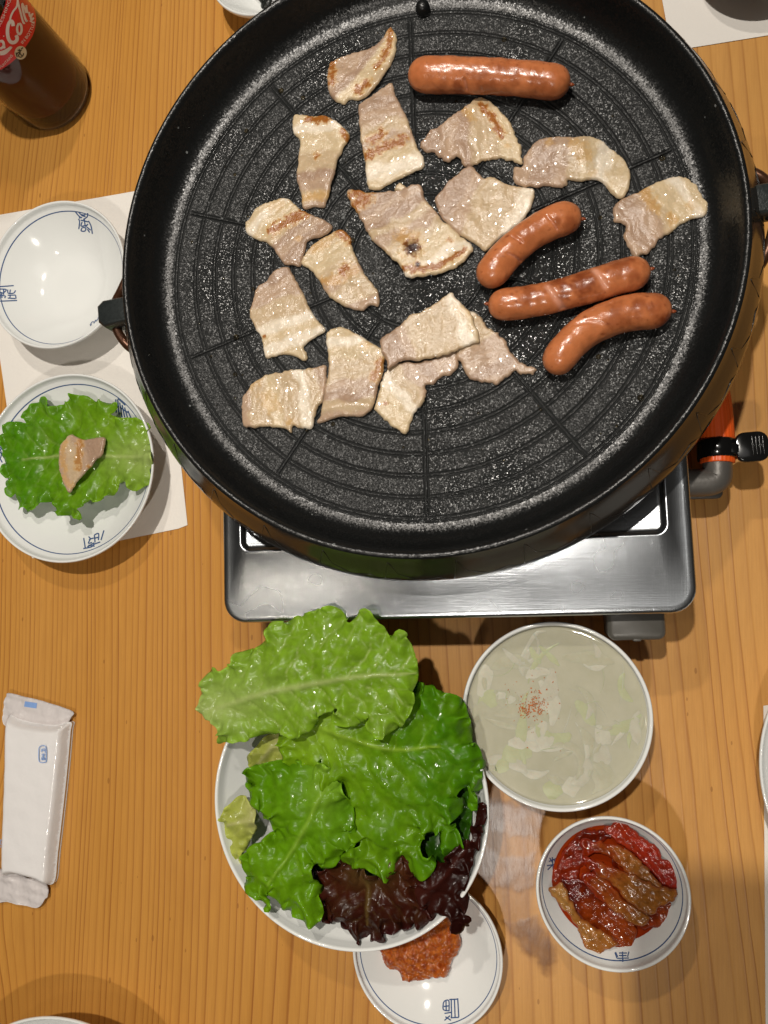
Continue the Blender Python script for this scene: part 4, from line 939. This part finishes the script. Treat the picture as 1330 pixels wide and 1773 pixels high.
kim = [
 ('deep red kimchi leaf lying flat under the other pieces', [(330,330),(520,260),(760,270),(960,420),(1060,600),(1040,820),(860,900),(640,960),(420,860),(290,700),(270,500)], 2.72, DRED, RED, (400,400), (900,800), (0, 0), .4),
 ('dark red kimchi leaf along the upper left of the dish', [(440,235),(500,230),(640,215),(700,190),(660,250),(560,300),(480,330),(470,400),(430,480),(400,570),(330,560),(300,500),(290,420),(350,320)], 3.0, DRED, RED, (650,220), (350,500), (.0, .0), 1.9),
 ('folded red brown kimchi leaf at the left rim of the dish', [(215,540),(280,528),(340,560),(330,620),(240,660),(215,760),(250,800),(340,860),(410,910),(300,925),(240,850),(192,760),(190,680)], 2.9, RED, ORG, (280,540), (330,880), (0, 0), .8),
 ('red kimchi mass in the middle of the dish', [(330,600),(450,600),(560,640),(680,740),(770,840),(800,920),(755,1012),(680,1012),(640,960),(560,900),(460,840),(380,720)], 3.1, DRED, ORG, (400,620), (740,1000), (0, 0), 1.0),
 ('small orange kimchi piece at the lower right of the dish', [(850,860),(900,780),(1000,750),(1090,750),(1120,850),(1130,890),(1040,892),(950,892),(880,892)], 3.1, RED, ORG, (880,800), (1090,860), (0, 0), .3),
 ('shredded kimchi between the two pale stems', [(470,560),(560,530),(650,600),(720,690),(820,750),(890,800),(860,860),(760,830),(640,750),(520,650)], 3.35, RED, TAN, (500,560), (860,820), (0, 0), .9),
 ('bright red kimchi piece at the upper right of the dish', [(640,235),(690,195),(740,162),(820,230),(900,290),(985,350),(995,400),(1060,420),(1130,500),(1138,550),(1090,592),(1020,580),(960,510),(880,430),(820,370),(740,320)], 3.5, (.30, .028, .008), (.34, .02, .008), (700,210), (1100,540), (0, 0), .75),
 ('upper pale kimchi stem lying diagonally', [(470,290),(560,308),(680,330),(760,360),(830,420),(900,490),(982,582),(900,572),(820,535),(740,492),(680,425),(600,375),(530,385),(480,420)], 3.7, RED, TAN, (540,420), (830,430), (0, 0), .65),
 ('longest pale kimchi stem across the middle', [(488,428),(560,448),(650,480),(750,520),(850,560),(950,600),(1072,630),(1062,692),(980,722),(940,762),(880,772),(820,732),(760,692),(710,632),(640,572),(560,532),(510,492)], 3.85, RED, TAN, (520,450), (760,580), (0, 0), .7),
 ('narrow pale kimchi stem at the lower left of the dish', [(228,680),(260,652),(312,630),(345,680),(375,750),(420,830),(480,870),(550,912),(650,980),(662,1002),(600,1032),(550,1052),(520,1097),(480,1072),(450,1010),(420,930),(370,840),(290,760)], 3.6, STEM, TAN, (280,680), (600,1000), (0, 0), .95)]
for i, (lb, px, z0, a, b, p0, p1, sl, ang) in enumerate(kim):
    cx_, cy_ = np.mean(px, 0); px = [(cx_ + (x - cx_) * 1.16 + 12, cy_ + (y - cy_) * 1.22) for x, y in px]
    chunk('kimchi_piece', Z(px, *DK), z0, .20, kcol(a, b, p0, p1, 60 + i), MT['kimchi'], lb, 'kimchi', KG, sl, seed=60 + i, wave=.10, fine=.03, rag=.13, extra=ribs(ang, 8.5, .028), h=.09, rim=.14)
kq = .5
while ink_(kq) < 2.78: kq += .002
kq *= 4.57
kj = at(*Z([(640, 640)], *DK)[0], 2.45)
MT['juice'] = simple('kimchi_juice', (.26, .026, .003), .05, spec=.5)
o = build('kimchi_juice', *lathe([(kq + .04, 2.86), (kq - .08, 2.80), (kq - .3, 2.78), (0, 2.78)], (4.12, -18.97), 64), MT['juice']); tag(o, 'thin red kimchi juice pooled around the kimchi', 'kimchi juice')
def pastecol(V, D):
    n = nf(V, 3, 5); m = nf(V, 8, 6); c = mixn((.34, .055, .006), (.56, .15, .018), .5 + n * .9)
    return c * (1 + .35 * m[:, None])
def lumps(V, D):
    out = []
    for x, y in V:
        d = noise.voronoi(Vector((x * 2.1, y * 2.1, 1.0)))[0]; e = noise.voronoi(Vector((x * 4.6, y * 4.6, 5.0)))[0]
        out.append(.30 * min(d[1] - d[0], .6) + .14 * min(e[1] - e[0], .6))
    return np.array(out)
chunk('chilli_paste', Z([(800,872),(770,760),(850,690),(960,650),(1080,672),(1132,740),(1165,800),(1150,860),(1120,900),(1102,960),(1040,972),(960,992),(900,980),(870,942),(822,922)], *R2), 1.35, .6, pastecol, MT['paste'], 'mound of coarse orange red chilli bean paste in the bottom dish', 'chilli paste', dome=.6, extra=lumps, h=.075, wave=.12, fine=.05, rag=.10, rim=.4, seed=3)
# soup: cloudy broth with thin onion strips, a pinch of chilli powder on top
def broth_mat():
    m, nt, p = mat('cloudy_broth'); v = coords(nt); L = nt.links
    f = noise_(nt, v, 45, 4, .6)
    L.new(mixc(nt, ramp(nt, f, [(.3, 0.0), (.7, 1.0)]), (.43, .415, .305), (.50, .48, .37)), p.inputs['Base Color'])
    p.inputs['Roughness'].default_value = .06; p.inputs['Subsurface Weight'].default_value = .3
    p.inputs['Subsurface Scale'].default_value = .004; p.inputs['Subsurface Radius'].default_value = (1, .9, .6)
    bump(nt, noise_(nt, v, 70, 3), .06, .002, p); return m
MT['broth'] = broth_mat()
SL = 4.95
q = .5
while insp(q) < SL: q += .002
srr = SR * q - .02
so = thing('soup', (SC[0], SC[1], SL), 'cloudy pale green soup with onion strips and chilli powder', 'soup')
build('broth', *lathe([(srr + .05, SL + .07), (srr - .06, SL + .015), (srr - .3, SL), (srr * .6, SL), (0, SL)], SC, 96), MT['broth'], so)
MT['onion'] = vc_mat('simmered_onion', .3, .12, sss=.3, sssr=.003, bmp=.1, bs=300, var=.1)
r2 = random.Random(5)
for i in range(64):
    a = r2.uniform(0, 6.28); rr = srr * math.sqrt(r2.uniform(.02, .80)); x, y = SC[0] + rr * math.cos(a), SC[1] + rr * math.sin(a)
    L_ = r2.uniform(1.2, 3.4); hd = r2.uniform(0, 3.14); cv = r2.uniform(-.5, .5); P = []
    for k in range(9):
        s = (k / 8 - .5) * L_; h_ = hd + cv * s
        px_, py_ = x + s * math.cos(h_), y + s * math.sin(h_)
        d = math.hypot(px_ - SC[0], py_ - SC[1])
        if d > srr - .25: px_, py_ = SC[0] + (px_ - SC[0]) * (srr - .25) / d, SC[1] + (py_ - SC[1]) * (srr - .25) / d
        P.append((px_, py_))
    P = np.array(P); T = np.gradient(P, axis=0); T /= np.linalg.norm(T, axis=1)[:, None] + 1e-9; Nn = np.c_[-T[:, 1], T[:, 0]]
    wd = r2.choice([.05, .3, .5, .8, 1.0]) * r2.uniform(.7, 1.2); V = []; F = []
    for k in range(9):
        tw = wd * math.sin(math.pi * (k + .7) / 9.4)
        for q_, dz in ((-1, -.03), (-.45, .008), (.45, .010), (1, -.03)): V.append((*(P[k] + Nn[k] * tw * q_), SL + dz + .008 * math.sin(k + i)))
        if k:
            b = (k - 1) * 4
            for c in range(3): F.append((b + c, b + c + 1, b + c + 5, b + c + 4))
    o = build('onion_strip', V, F, MT['onion'], so)
    g = r2.choice([(.46, .445, .33), (.54, .52, .42), (.46, .475, .30), (.50, .48, .385)]); color(o, [tuple(c * 1.0 for c in g)] * len(V))
V = []; F = []
for i in range(260):
    k = r2.choice([0, 0, 0, 1, 1, 2]); cx, cy, sp = [(931, 1222, 9), (908, 1228, 6), (925, 1222, 26)][k]
    p = at(r2.gauss(cx, sp), r2.gauss(cy, sp * 1.25), SL + .04); s = r2.uniform(.035, .09); b = len(V)
    for q_ in range(4): V.append((p.x + r2.uniform(-s, s), p.y + r2.uniform(-s, s), SL + .035 + (.04 if q_ == 3 else 0)))
    F += [(b, b + 1, b + 3), (b + 1, b + 2, b + 3), (b + 2, b, b + 3), (b, b + 2, b + 1)]
MT['chilli'] = simple('chilli_powder', (.50, .13, .015), .6, var=.4, vs=900)
o = build('chilli_powder', V, F, MT['chilli'], so, smooth=False); o['kind'] = 'stuff'
# contents of the two dishes at the top edge
for i, (px, zz) in enumerate((([(408,-60),(440,-22),(452,10),(470,12),(492,-8),(500,-50),(460,-80)], 2.1),)):
    o = chunk('seaweed', px, zz, .3, lambda V, D: mixn((.01, .011, .009), (.02, .02, .016), .5 + nf(V, 2, 3)), MT['nori'], 'black seaweed in the white dish at the top edge', 'seaweed', wave=.3, fine=.12, rag=.12)
chunk('stewed_meat', [(1262,-62),(1290,-30),(1330,-22),(1372,-40),(1390,-120),(1280,-140)], 1.9, .4, lambda V, D: mixn((.22, .09, .05), (.34, .2, .14), .5 + nf(V, 2, 3)), MT['kimchi'], 'brown food in the grey bowl at the top right', 'meat', wave=.3, fine=.15)

# ------------------------------------------------------------------ wrapped wet towel
def towel_packet():
    D = (3.694, (0, 1180))
    t0 = at(58, 1385, 0); t = thing('wet_towel_packet', (t0.x, t0.y, 0), 'white wet towel sealed in a clear printed plastic packet on the left', 'wet towel packet')
    O = plane_pts(Z([(8,236),(120,262),(300,285),(412,272),(408,330),(392,520),(365,780),(325,1120),(296,1322),(180,1292),(60,1262),(-25,1245),(-22,900),(-8,560)], *D), 1.25, (0, 0), (0, 0))
    V, F, Dd, B = triang(resample(catmull(O, 4), .11), .11)
    r = smooth01(-.2, .6, Dd); top = .20 + 1.05 * r + .05 * nf(V, .9, 2) * r; n = len(V); nb = len(B)
    FF = list(F) + [tuple(i + n for i in f[::-1]) for f in F] + [(i, i + n, (i + 1) % nb + n, (i + 1) % nb) for i in range(nb)]
    build('towel', np.vstack([np.c_[V, top], np.c_[V, np.full(n, .04)]]), FF, MT['towel'], t)
    # clear film stretched over it
    O2 = plane_pts(Z([(0,225),(120,245),(300,262),(428,240),(424,330),(405,520),(378,780),(338,1120),(310,1345),(180,1312),(60,1282),(-40,1262),(-38,900),(-20,560)], *D), 1.3, (0, 0), (0, 0))
    V, F, Dd, B = triang(resample(catmull(O2, 4), .1), .10)
    r = smooth01(-.25, .75, Dd) * 1.02
    crk = np.array([nz(x * 2.2, y * .35, 8) for x, y in V]); z = .12 + 1.22 * r + .018 * crk * r + .03 * nf(V, 2.5, 4)
    fo = build('film', np.c_[V, z], F, MT['film'], t)
    tb = bvh_of(np.c_[V, z], F)
    # crimped milky ends
    def end(px, c, seed):
        O = plane_pts(Z(px, *D), .5, (0, 0), (0, 0)); V, F, Dd, B = triang(resample(catmull(O, 4), .12), .12)
        pc = np.array(at(*Z([c], *D)[0], .5))[:2]; d = np.hypot(*(V - pc).T)
        z = .42 + .5 * np.exp(-(d / 1.6) ** 2) * 0 + .07 * np.sin(V[:, 1] * 9 + V[:, 0] * 2) * .3 + .16 * nf(V, 1.1, seed) + .05 * nf(V, 4, seed)
        n = len(V); nb = len(B)
        FF = list(F) + [tuple(i + n for i in f[::-1]) for f in F] + [(i, i + n, (i + 1) % nb + n, (i + 1) % nb) for i in range(nb)]
        o = build('sealed_end', np.vstack([np.c_[V, z + .02], np.c_[V, z]]), FF, MT['milky'], t); return bvh_of(np.c_[V, z + .02], F), o
    be, eo = end([(22,128),(40,95),(55,72),(130,92),(230,115),(312,140),(400,168),(474,200),(450,232),(425,275),(380,310),(250,305),(120,290),(15,275)], (200, 180), 3)
    end([(-40,1205),(60,1225),(180,1255),(290,1285),(306,1372),(285,1392),(270,1422),(240,1448),(205,1450),(110,1426),(30,1412),(-45,1405)], (100, 1340), 5)
    MT['pale_blue'] = simple('pale_blue_print', (.22, .36, .68), .3, var=.1)
    v, f = strokes_on(be, [(9.5, Z([(158,143),(236,155)], *D))], 5, .02); build('printed_mark', v, f, MT['pale_blue'], t)
    S_ = [[(262,412),(284,410),(296,425),(298,500),(290,516),(262,517),(250,500),(250,430),(262,412)]]
    S_ += [[(266,432),(290,430)], [(266,442),(290,440)], [(266,452),(268,430)], [(288,430),(290,455)], [(266,465),(290,463)], [(266,476),(290,474)], [(278,462),(278,500)], [(264,488),(290,488)], [(266,500),(290,500)], [(268,485),(268,503)], [(288,485),(288,503)]]
    v, f = strokes_on(tb, [Z(s, *D) for s in S_], 1.3, .02); build('printed_logo', v, f, MT['pale_blue'], t)
    S_ = [[(0,1010),(12,1015)], [(0,1028),(10,1045)], [(2,1050),(8,1060)], [(6,1012),(4,1040)]]
    v, f = strokes_on(tb, [Z(s, *D) for s in S_], 1.4, .02)
    if f: build('printed_logo', v, f, MT['pale_blue'], t)
towel_packet()

# ------------------------------------------------------------------ cola bottle
def glass(name, tint, rough=.02):
    m, nt, p = mat(name); p.inputs['Base Color'].default_value = (*tint, 1); p.inputs['Transmission Weight'].default_value = 1
    p.inputs['Roughness'].default_value = rough; p.inputs['IOR'].default_value = 1.48; return m
def bottle():
    B0 = (-39.4, 41.0); R = 3.6
    t = thing('cola_bottle', (*B0, 0), 'dark cola bottle with a round red label standing at the top left', 'bottle')
    outer = [(0, .25), (1.6, .12), (2.3, 0), (2.95, .05), (3.4, .35), (R, 1.0), (R, 9.5), (3.45, 11), (2.85, 13.5), (2.2, 16.5), (1.6, 19), (1.35, 21), (1.3, 23.2), (1.42, 23.4), (1.42, 24.2), (1.2, 24.3)]
    MT['glass'] = clear_mat('clear_bottle_glass', (.80, .68, .60), .02, .04, 40, .05)
    v, f = lathe(outer, B0, 96); go = build('glass_wall', v, f, MT['glass'], t); bv = bvh_of(v, f)
    MT['cola'] = simple('cola', (.13, .010, .004), .3, spec=.05)
    inner = [(0, 1.3), (2.0, 1.15), (2.7, 1.25), (3.15, 1.7), (3.3, 2.4), (3.3, 9.5), (3.15, 11), (2.55, 13.5), (1.95, 16.0), (0, 16.0)]
    build('cola', *lathe(inner, B0, 96), MT['cola'], t)
    s = (6.65, (0, 0))
    # red printed roundel: a patch of the bottle surface
    O = np.array(Z([(80,-60),(62,40),(20,160),(-60,330),(-130,520),(-150,700),(-60,800),(0,806),(100,742),(200,655),(300,530),(380,400),(410,280),(412,180),(380,60),(340,-40),(250,-90),(150,-90)], *s))
    V2, F2, Dd, Bb = triang(resample(catmull(O, 5), 1.5), 2.0)
    V = []; ok = True
    for p in V2:
        h = onto(bv, p[0], p[1], .012)
        V.append(h[0] if h else None)
    F = [fc for fc in F2 if all(V[i] is not None for i in fc)]
    V = [v_ if v_ is not None else Vector((B0[0], B0[1], 5)) for v_ in V]
    lab = build('label', V, F, MT['red'], t)
    st_ = [(6, [(150,300),(142,255),(118,245),(92,290),(84,360),(92,430),(118,478),(158,488),(190,462),(194,430),(182,404)]),
           (3.2, [(112,245),(122,190),(150,130),(188,80),(200,20),(196,-20)]),
           (3.4, [(200,0),(214,70),(236,150),(252,215),(268,262),(284,262)]),
           (4, [(216,268),(196,310),(200,368),(226,392),(246,350),(240,292),(218,268)]),
           (3.6, [(264,40),(252,60),(262,120),(280,190),(300,240),(312,232)]),
           (3.6, [(300,150),(284,100),(262,60),(250,40)]), (3.2, [(300,60),(306,110),(318,150)]),
           (4.5, [(0,478),(22,470),(40,498),(46,555)]), (4, [(0,560),(30,540),(44,510)]),
           (4.5, [(-10,606),(40,592),(90,566),(126,540),(90,580),(50,612),(0,620)]),
           (2.2, [(38,410),(44,418)]),
           (3.5, [(330,140),(345,190),(372,160),(352,200),(362,230),(385,205)]), (2, [(340,240),(392,268)])]
    v, f = strokes_on(bv, [(w_, Z(p, *s)) for w_, p in st_], 4, .026); build('label_script', v, f, MT['cream'], lab)
    def text(txt, path, hpx):
        cu = bpy.data.curves.new('lettering', 'FONT'); cu.body = txt; ob = bpy.data.objects.new('lettering', cu); C.objects.link(ob)
        dg = bpy.context.evaluated_depsgraph_get(); me = bpy.data.meshes.new_from_object(ob.evaluated_get(dg))
        bpy.data.objects.remove(ob); bpy.data.curves.remove(cu)
        X = np.array([v_.co[:2] for v_ in me.vertices]); Fc = [tuple(p.vertices) for p in me.polygons]; bpy.data.meshes.remove(me)
        P = resample(catmull(Z(path, *s), 6, False), 1.0, False); L = np.r_[0, np.cumsum(np.hypot(*np.diff(P, axis=0).T))]
        T = np.gradient(P, axis=0); T /= np.hypot(*T.T)[:, None]
        u = (X[:, 0] - X[:, 0].min()) / np.ptp(X[:, 0]) * L[-1]; h = X[:, 1] * hpx / .7
        bp = np.c_[np.interp(u, L, P[:, 0]), np.interp(u, L, P[:, 1])]; tt = np.c_[np.interp(u, L, T[:, 0]), np.interp(u, L, T[:, 1])]
        q_ = bp + np.c_[tt[:, 1], -tt[:, 0]] * h[:, None]
        V = [onto(bv, *p, .026) for p in q_]; Fc = [fc for fc in Fc if all(V[i] for i in fc)]
        V = [v_[0] if v_ else Vector((B0[0], B0[1], 5)) for v_ in V]
        build('label_lettering', V, Fc, MT['cream'], lab)
    text('REFRESHING', [(-60,420),(10,290),(70,150),(125,0)], 5.2)
    text('IN BOTTLES', [(262,505),(330,420),(380,330),(398,250)], 5.2)
    text('FOUNTAINS', [(-30,795),(40,760),(110,690),(150,640)], 4.6)
    c = [(235 + 70 * math.cos(a), 605 + 78 * math.sin(a)) for a in np.linspace(0, 2 * math.pi, 24, endpoint=False)]
    V2, F2, _, _ = triang(resample(np.array(Z(c, *s)), 1.5), 2.0); V = [onto(bv, *p, .034)[0] for p in V2]
    cp = build('label_cap', V, F2, MT['disc'], lab)
    v, f = strokes_on(bv, [(1.8, Z(p, *s)) for p in ([(200,570),(225,585),(245,570)], [(218,560),(228,600),(208,640),(238,655),(262,632),(268,608)], [(190,620),(212,600),(250,640)], [(240,560),(262,545)], [(180,600),(195,655)])], 2, .045)
    build('label_monogram', v, f, MT['ink'], cp)
bottle()

# ------------------------------------------------------------------ wet patches left on the table by the bowls
D4 = (2.509, (800, 1380))
wet_px = ([(90,10),(240,20),(350,60),(372,90),(345,150),(325,185),(250,188),(180,172),(105,148),(95,80)],
          [(92,205),(140,225),(200,246),(270,240),(328,230),(326,300),(322,380),(300,408),(245,432),(180,405),(130,415),(70,350),(42,318),(60,270)],
          [(168,535),(230,528),(330,508),(352,560),(400,640),(415,690),(372,765),(345,770),(315,705),(270,680),(230,620)])
al_px = [(60,0),(240,0),(370,60),(390,110),(360,300),(340,480),(400,610),(440,690),(420,780),(350,790),(280,710),(190,620),(130,520),(120,440),(40,340),(30,280),(70,200),(70,100)]
O = plane_pts(Z(al_px, *D4), .02, (0, 0), (0, 0)); O = resample(catmull(O, 5), .12)
V, F, Dd, B = triang(O, .12)
wet = .45 * smooth01(0, 1.0, Dd + .25 * nf(V, 1.5, 2))
for k, px in enumerate(wet_px):
    P = resample(catmull(plane_pts(Z(px, *D4), .02, (0, 0), (0, 0)), 5), .1); d = segdist(V, P) * np.where(inside(P, V), 1, -1)
    d = d + .20 * nf(V, 1.8, k) + .12 * nf(V, 5, k + 3)
    wet = np.maximum(wet, smooth01(-.25, .45, d) * np.clip(.9 + .35 * nf(V, 1.2, k + 8), .3, 1))
o = build('water_smear', np.c_[V, .008 + .012 * wet], F, MT['water']); o['kind'] = 'structure'
fattr(o, 'wet', wet * smooth01(0, .25, Dd))

# ------------------------------------------------------------------ the phone the photograph was taken with (mirrored in the steel, shading the table)
t = thing('phone', (1.6, -4.8, HC + .45), 'dark phone held over the table, mirrored in the steel stove top', 'phone')
v, f = rbox(-2.2, -12.0, HC + .45, 5.4, 2.8, HC + 1.2, 1.0, .2); build('phone_body', v, f, MT['black'], t)
for x, y in ((0, -.0), (2.1, 1.2), (2.1, -1.0)):
    if (x, y) == (0, 0): prof = [(.62, HC + .44), (.62, HC + .2), (.45, HC + .2), (.45, HC + .44)]
    else: prof = [(.62, HC + .44), (.62, HC + .2), (.45, HC + .2), (.4, HC + .25), (0, HC + .25)]
    v, f = lathe(prof, (x, y), 32); build('lens_ring', v, f, MT['grey'], t)
